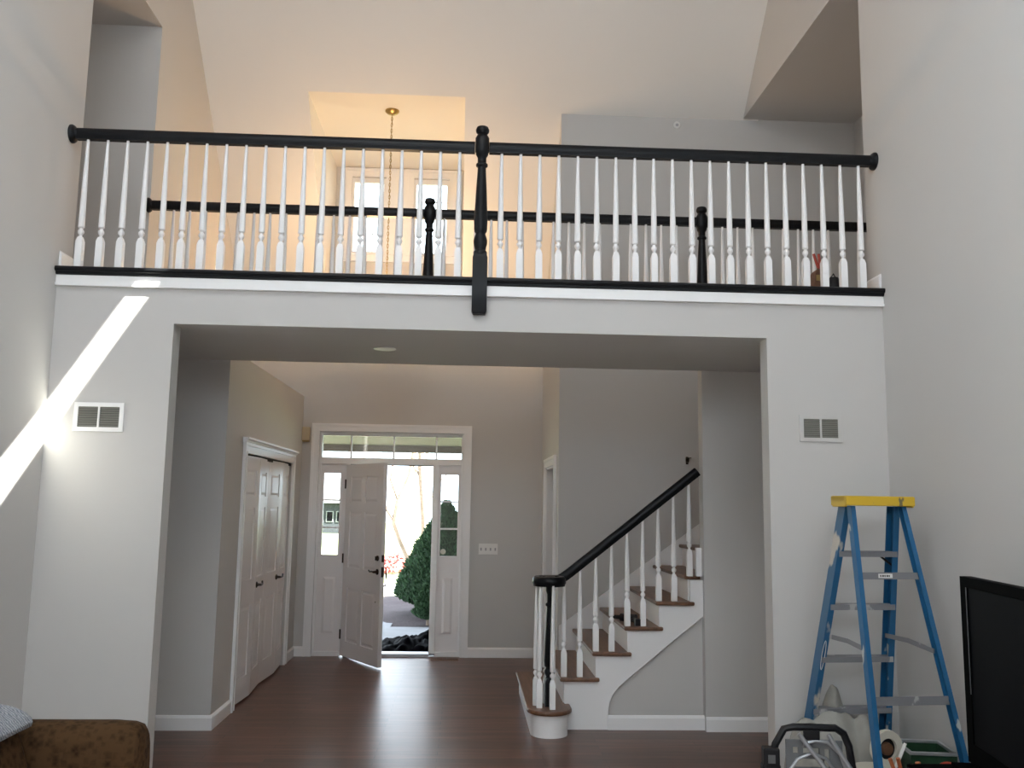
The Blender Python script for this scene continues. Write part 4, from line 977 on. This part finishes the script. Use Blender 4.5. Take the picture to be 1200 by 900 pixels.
# ------------------------------------------------------------------ tool bag on the loft, tool on the stair
lb = thing('leather_pouch', 'brown leather tool pouch on the loft floor behind the front railing', 'pouch', (2.42, .6, ZF))
mb = MB().prism([(2.33, ZF), (2.48, ZF), (2.475, ZF + .2), (2.455, ZF + .30), (2.42, ZF + .315), (2.395, ZF + .28), (2.36, ZF + .18)], 'y', .55, .66); mb.build('pouch_body', M['leather'], lb, bevel=.015)
MB().box(2.40, 2.45, .54, .55, ZF + .22, ZF + .26).build('buckle', M['brass'], lb)
pl = thing('pliers', 'red-handled pliers sticking out of the leather pouch on the loft', 'pliers', (2.44, .6, ZF + .3))
for dx in (-.018, .018): MB().tube([(2.443, .6, ZF + .315), (2.437 + dx * .6, .6, ZF + .36), (2.425 + dx, .6, ZF + .425)], .010, 8).build('handle', M['red'], pl, smooth=True)
MB().box(2.43, 2.456, .595, .605, ZF + .29, ZF + .325).build('jaw', M['bronze'], pl)
bg = thing('black_pouch', 'rounded black bag beside the leather pouch on the loft', 'bag', (2.53, .62, ZF))
MB().lathe([(.05, 0), (.065, .03), (.066, .13), (.055, .22), (.03, .262), (.001, .27)], 16, c=(2.555, .62, ZF)).build('body', M['plastic'], bg, smooth=True)
MB().tube([(2.5, .62, ZF + .22), (2.545, .60, ZF + .285), (2.59, .62, ZF + .22)], .006, 6).build('strap', M['plastic'], bg, smooth=True)
dr = thing('hand_drill', 'black hand drill lying on the fourth stair tread', 'drill', (1.30, 1.68, 4 * RISE))
z4 = 4 * RISE
MB().tube([(1.235, 1.74, z4 + .034), (1.30, 1.70, z4 + .034), (1.345, 1.675, z4 + .034)], .031, 10).build('body', M['plastic'], dr, smooth=True)
MB().tube([(1.235, 1.74, z4 + .034), (1.215, 1.755, z4 + .034), (1.185, 1.775, z4 + .034)], .016, 10).build('chuck', M['plastic'], dr, smooth=True)
MB().tube([(1.32, 1.68, z4 + .024), (1.335, 1.58, z4 + .022), (1.34, 1.54, z4 + .022)], .021, 8).box(1.305, 1.375, 1.49, 1.55, z4, z4 + .05).build('grip', M['plastic'], dr)

# ------------------------------------------------------------------ outside the front door
GZ = -.15
struct(MB().box(-30, 30, F + .14, 70, GZ - .3, GZ - .02), 'floor_lawn', M['grass'], 'front lawn beyond the walkway', 'lawn')
struct(MB().box(-4.5, 2.5, F + .14, 8.0, GZ - .25, GZ), 'floor_porch', M['concrete'], 'pale concrete porch slab outside the front door', 'porch')
struct(MB().box(-3.2, -1.05, 8.0, 9.6, GZ - .2, GZ).box(-6.5, -.4, 13.0, 15.0, GZ - .2, GZ), 'floor_walk', M['concrete'], 'pale concrete front walk curving past the mulch bed', 'walk')
mu = heap(-.1, 10.4, 2.0, 2.5, .10, 1.2, 40, 40); mu.v = [v + Vector((0, 0, GZ - .03)) for v in mu.v]
struct(mu, 'floor_mulch', M['mulch'], 'dark mulch bed around the clipped spruce', 'mulch bed', smooth=True)
def conifer(name, cx, cy, r, h, n, label, seed):
    rnd = random.Random(seed); t = thing(name, label, 'shrub', (cx, cy, GZ + .02))
    prof = lambda u: r * (math.sin(min(1, u / .16) * PI / 2) ** .7 if u < .16 else (1 - ((u - .16) / .84) ** 1.35))
    MB().lathe([(max(.01, prof(k / 14) * .93), GZ + .08 + h * k / 14) for k in range(15)], 20, c=(cx, cy, 0)).build('inner_growth', M['sprucein'], t, smooth=True)
    MB().lathe([(.05, GZ), (.04, GZ + .15)], 8, c=(cx, cy, 0)).build('stem', M['bark'], t)
    mb = MB()
    for _ in range(n):
        u = rnd.random() ** 1.25; a = rnd.random() * 2 * PI; rr = prof(u) * (.93 + .1 * noise.noise(Vector((math.cos(a) * 4, math.sin(a) * 4, u * 9 + seed))) + rnd.uniform(-.02, .06))
        p = Vector((cx + rr * math.cos(a), cy + rr * math.sin(a), GZ + .08 + h * u))
        d = Vector((math.cos(a) * .8, math.sin(a) * .8, .75)).normalized() + Vector((rnd.uniform(-.4, .4), rnd.uniform(-.4, .4), rnd.uniform(-.3, .3)))
        d.normalize(); sd = d.cross(Vector((rnd.uniform(-1, 1), rnd.uniform(-1, 1), rnd.uniform(-1, 1)))).normalized(); l = rnd.uniform(.045, .085); w = l * .28
        up = sd.cross(d) * w * .5
        mb.add([p - sd * w, p + sd * w, p + d * l, p + d * l * .4 + up * 1.4], [(0, 3, 2), (3, 1, 2), (0, 1, 3)])
    o = mb.build('foliage', M['spruce'], t); o['kind'] = 'stuff'
    return t
conifer('spruce_shrub', -.30, 9.40, .80, 1.72, 9000, 'dense conical green spruce seen through the open front door', 3)
conifer('spruce_shrub', -.50, 8.22, .22, .58, 1600, 'small low green shrub in front of the conical spruce', 11)
tr_ = thing('garden_tree', 'bare leaning grey tree far beyond the spruce outside the door', 'tree', (-1.15, 14, GZ))
def limb(path, r0, r1, name='trunk'):
    mb = MB(); n = 8; P = [Vector(p) for p in path]; vs = []; fs = []
    for i, p in enumerate(P):
        r = r0 + (r1 - r0) * i / (len(P) - 1)
        for k in range(n): vs.append(p + Vector((r * math.cos(2 * PI * k / n), r * math.sin(2 * PI * k / n), 0)))
    for i in range(len(P) - 1):
        for k in range(n): fs.append((i * n + k, i * n + (k + 1) % n, (i + 1) * n + (k + 1) % n, (i + 1) * n + k))
    fs.append(tuple(range(n - 1, -1, -1))); fs.append(tuple((len(P) - 1) * n + k for k in range(n)))
    return mb.add(vs, fs)
limb([(-1.0, 14, GZ - .05), (-1.1, 14, .35), (-1.32, 14, .8), (-1.48, 14, 1.2), (-1.42, 14, 1.65), (-1.2, 14, 2.2), (-1.1, 14, 2.9)], .12, .05).build('trunk', M['bark'], tr_, smooth=True)
for p in ([(-1.48, 14, 1.2), (-1.75, 14, 1.6), (-1.95, 14, 2.3), (-2.3, 14, 2.7)], [(-1.42, 14, 1.65), (-1.6, 14, 2.1), (-1.55, 14, 2.7)], [(-1.2, 14, 2.2), (-.9, 14, 2.5), (-.75, 14, 3.1)]):
    limb(p, .05, .02).build('branch', M['bark'], tr_, smooth=True)
tr2 = thing('garden_tree', 'slim bare tree just behind the spruce, right side of the open door', 'tree', (-.85, 13, GZ))
limb([(-.75, 13, GZ - .05), (-.8, 13, .9), (-.83, 13, 1.4), (-.9, 13, 2.1), (-.95, 13, 3.0)], .09, .06).build('trunk', M['bark'], tr2, smooth=True)
for p in ([(-.83, 13, 1.4), (-.6, 13, 2.0), (-.3, 13, 2.3), (.1, 13, 2.35)], [(-.9, 13, 2.1), (-1.15, 13, 2.5), (-1.5, 13, 2.6)]): limb(p, .03, .01).build('branch', M['bark'], tr2, smooth=True)
rb = thing('red_groundcover', 'low red-leaved shrubs across the lawn outside the door', 'shrub', (-2.2, 19, GZ), 0, None, 'stuff')
mb = MB(); rnd = random.Random(5)
for _ in range(3500):
    p = Vector((rnd.uniform(-3.1, -1.0), rnd.uniform(17.5, 21.5), 0)); p.z = GZ + abs(noise.noise(p * .9)) * .5 * rnd.random() + .02
    d = Vector((rnd.uniform(-1, 1), rnd.uniform(-1, 1), rnd.uniform(.1, 1))).normalized() * .11; s_ = d.cross(Vector((rnd.uniform(-1, 1), rnd.uniform(-1, 1), .3))).normalized() * .05
    mb.add([p, p + d * .5 + s_, p + d, p + d * .5 - s_], [(0, 1, 2, 3)])
o = mb.build('foliage', M['redleaf'], rb); o['kind'] = 'stuff'
bt = heap(-.58, 5.75, .50, .62, .26, 8.1, 36, 36, peak=(.6, .2, .16, .4, .5)); bt.v = [v + Vector((0, 0, GZ + .001)) for v in bt.v]
tag(bt.build('plastic_sheet', M['tarp'], smooth=True), 'crumpled black plastic sheet lying on the porch outside the door', 'sheet')
# porch roof seen through the transom: boards under the eave and a fascia
pr = thing('ceiling_porch', 'tan boarded porch ceiling seen through the transom', 'ceiling', (-.8, 6.6, 2.5), 0, None, 'structure')
for k in range(20):
    y = F + .16 + k * .19; MB().box(-4.4, 2.6, y, y + .182, 2.50, 2.52).build('board', M['tan'], pr)
MB().box(-4.5, 2.7, F + .14, 8.55, 2.52, 2.75).build('roof', M['roof'], pr)
MB().box(-4.5, 2.7, 8.45, 8.55, 2.40, 2.52).build('fascia', M['tan'], pr)
for x in (-4.35, 2.5): MB().box(x, x + .12, 8.3, 8.42, GZ, 2.5).build('post', M['white'], pr)
struct(MB().box(3.9, 9.5, F + .14, 9.2, GZ - .1, 5.6).prism([(F + .14, 5.6), (9.6, 5.6), (6.9, 7.2)], 'x', 3.85, 9.8), 'wall_shade_wing', M['siding'], 'unseen wing right of the porch, added to shade the spruce', 'wall')  # out-of-view block added to keep direct sun off the shrub
hs = thing('house', 'dark sided house with pale roof far across the street, seen through the left sidelight', 'house', (-8.4, 46, GZ))
MB().box(-12, -5.4, 45, 52, GZ - .1, 1.5).build('wall', M['siding'], hs)
MB().prism([(44.5, 1.5), (52.5, 1.5), (48.5, 3.0)], 'x', -12.3, -5.1).build('roof', M['roof'], hs)
for wx in (-8.0, -7.45, -6.9):
    gw = MB().box(wx - .2, wx + .2, 44.95, 45.0, .45, 1.05).build('window', M['roof'], hs); MB().box(wx - .15, wx + .15, 44.93, 44.95, .5, 1.0).build('pane', M['screen'], gw)
MB().box(-11.2, -9.2, 44.95, 45.0, GZ, 1.0).build('garage_door', M['white'], hs)
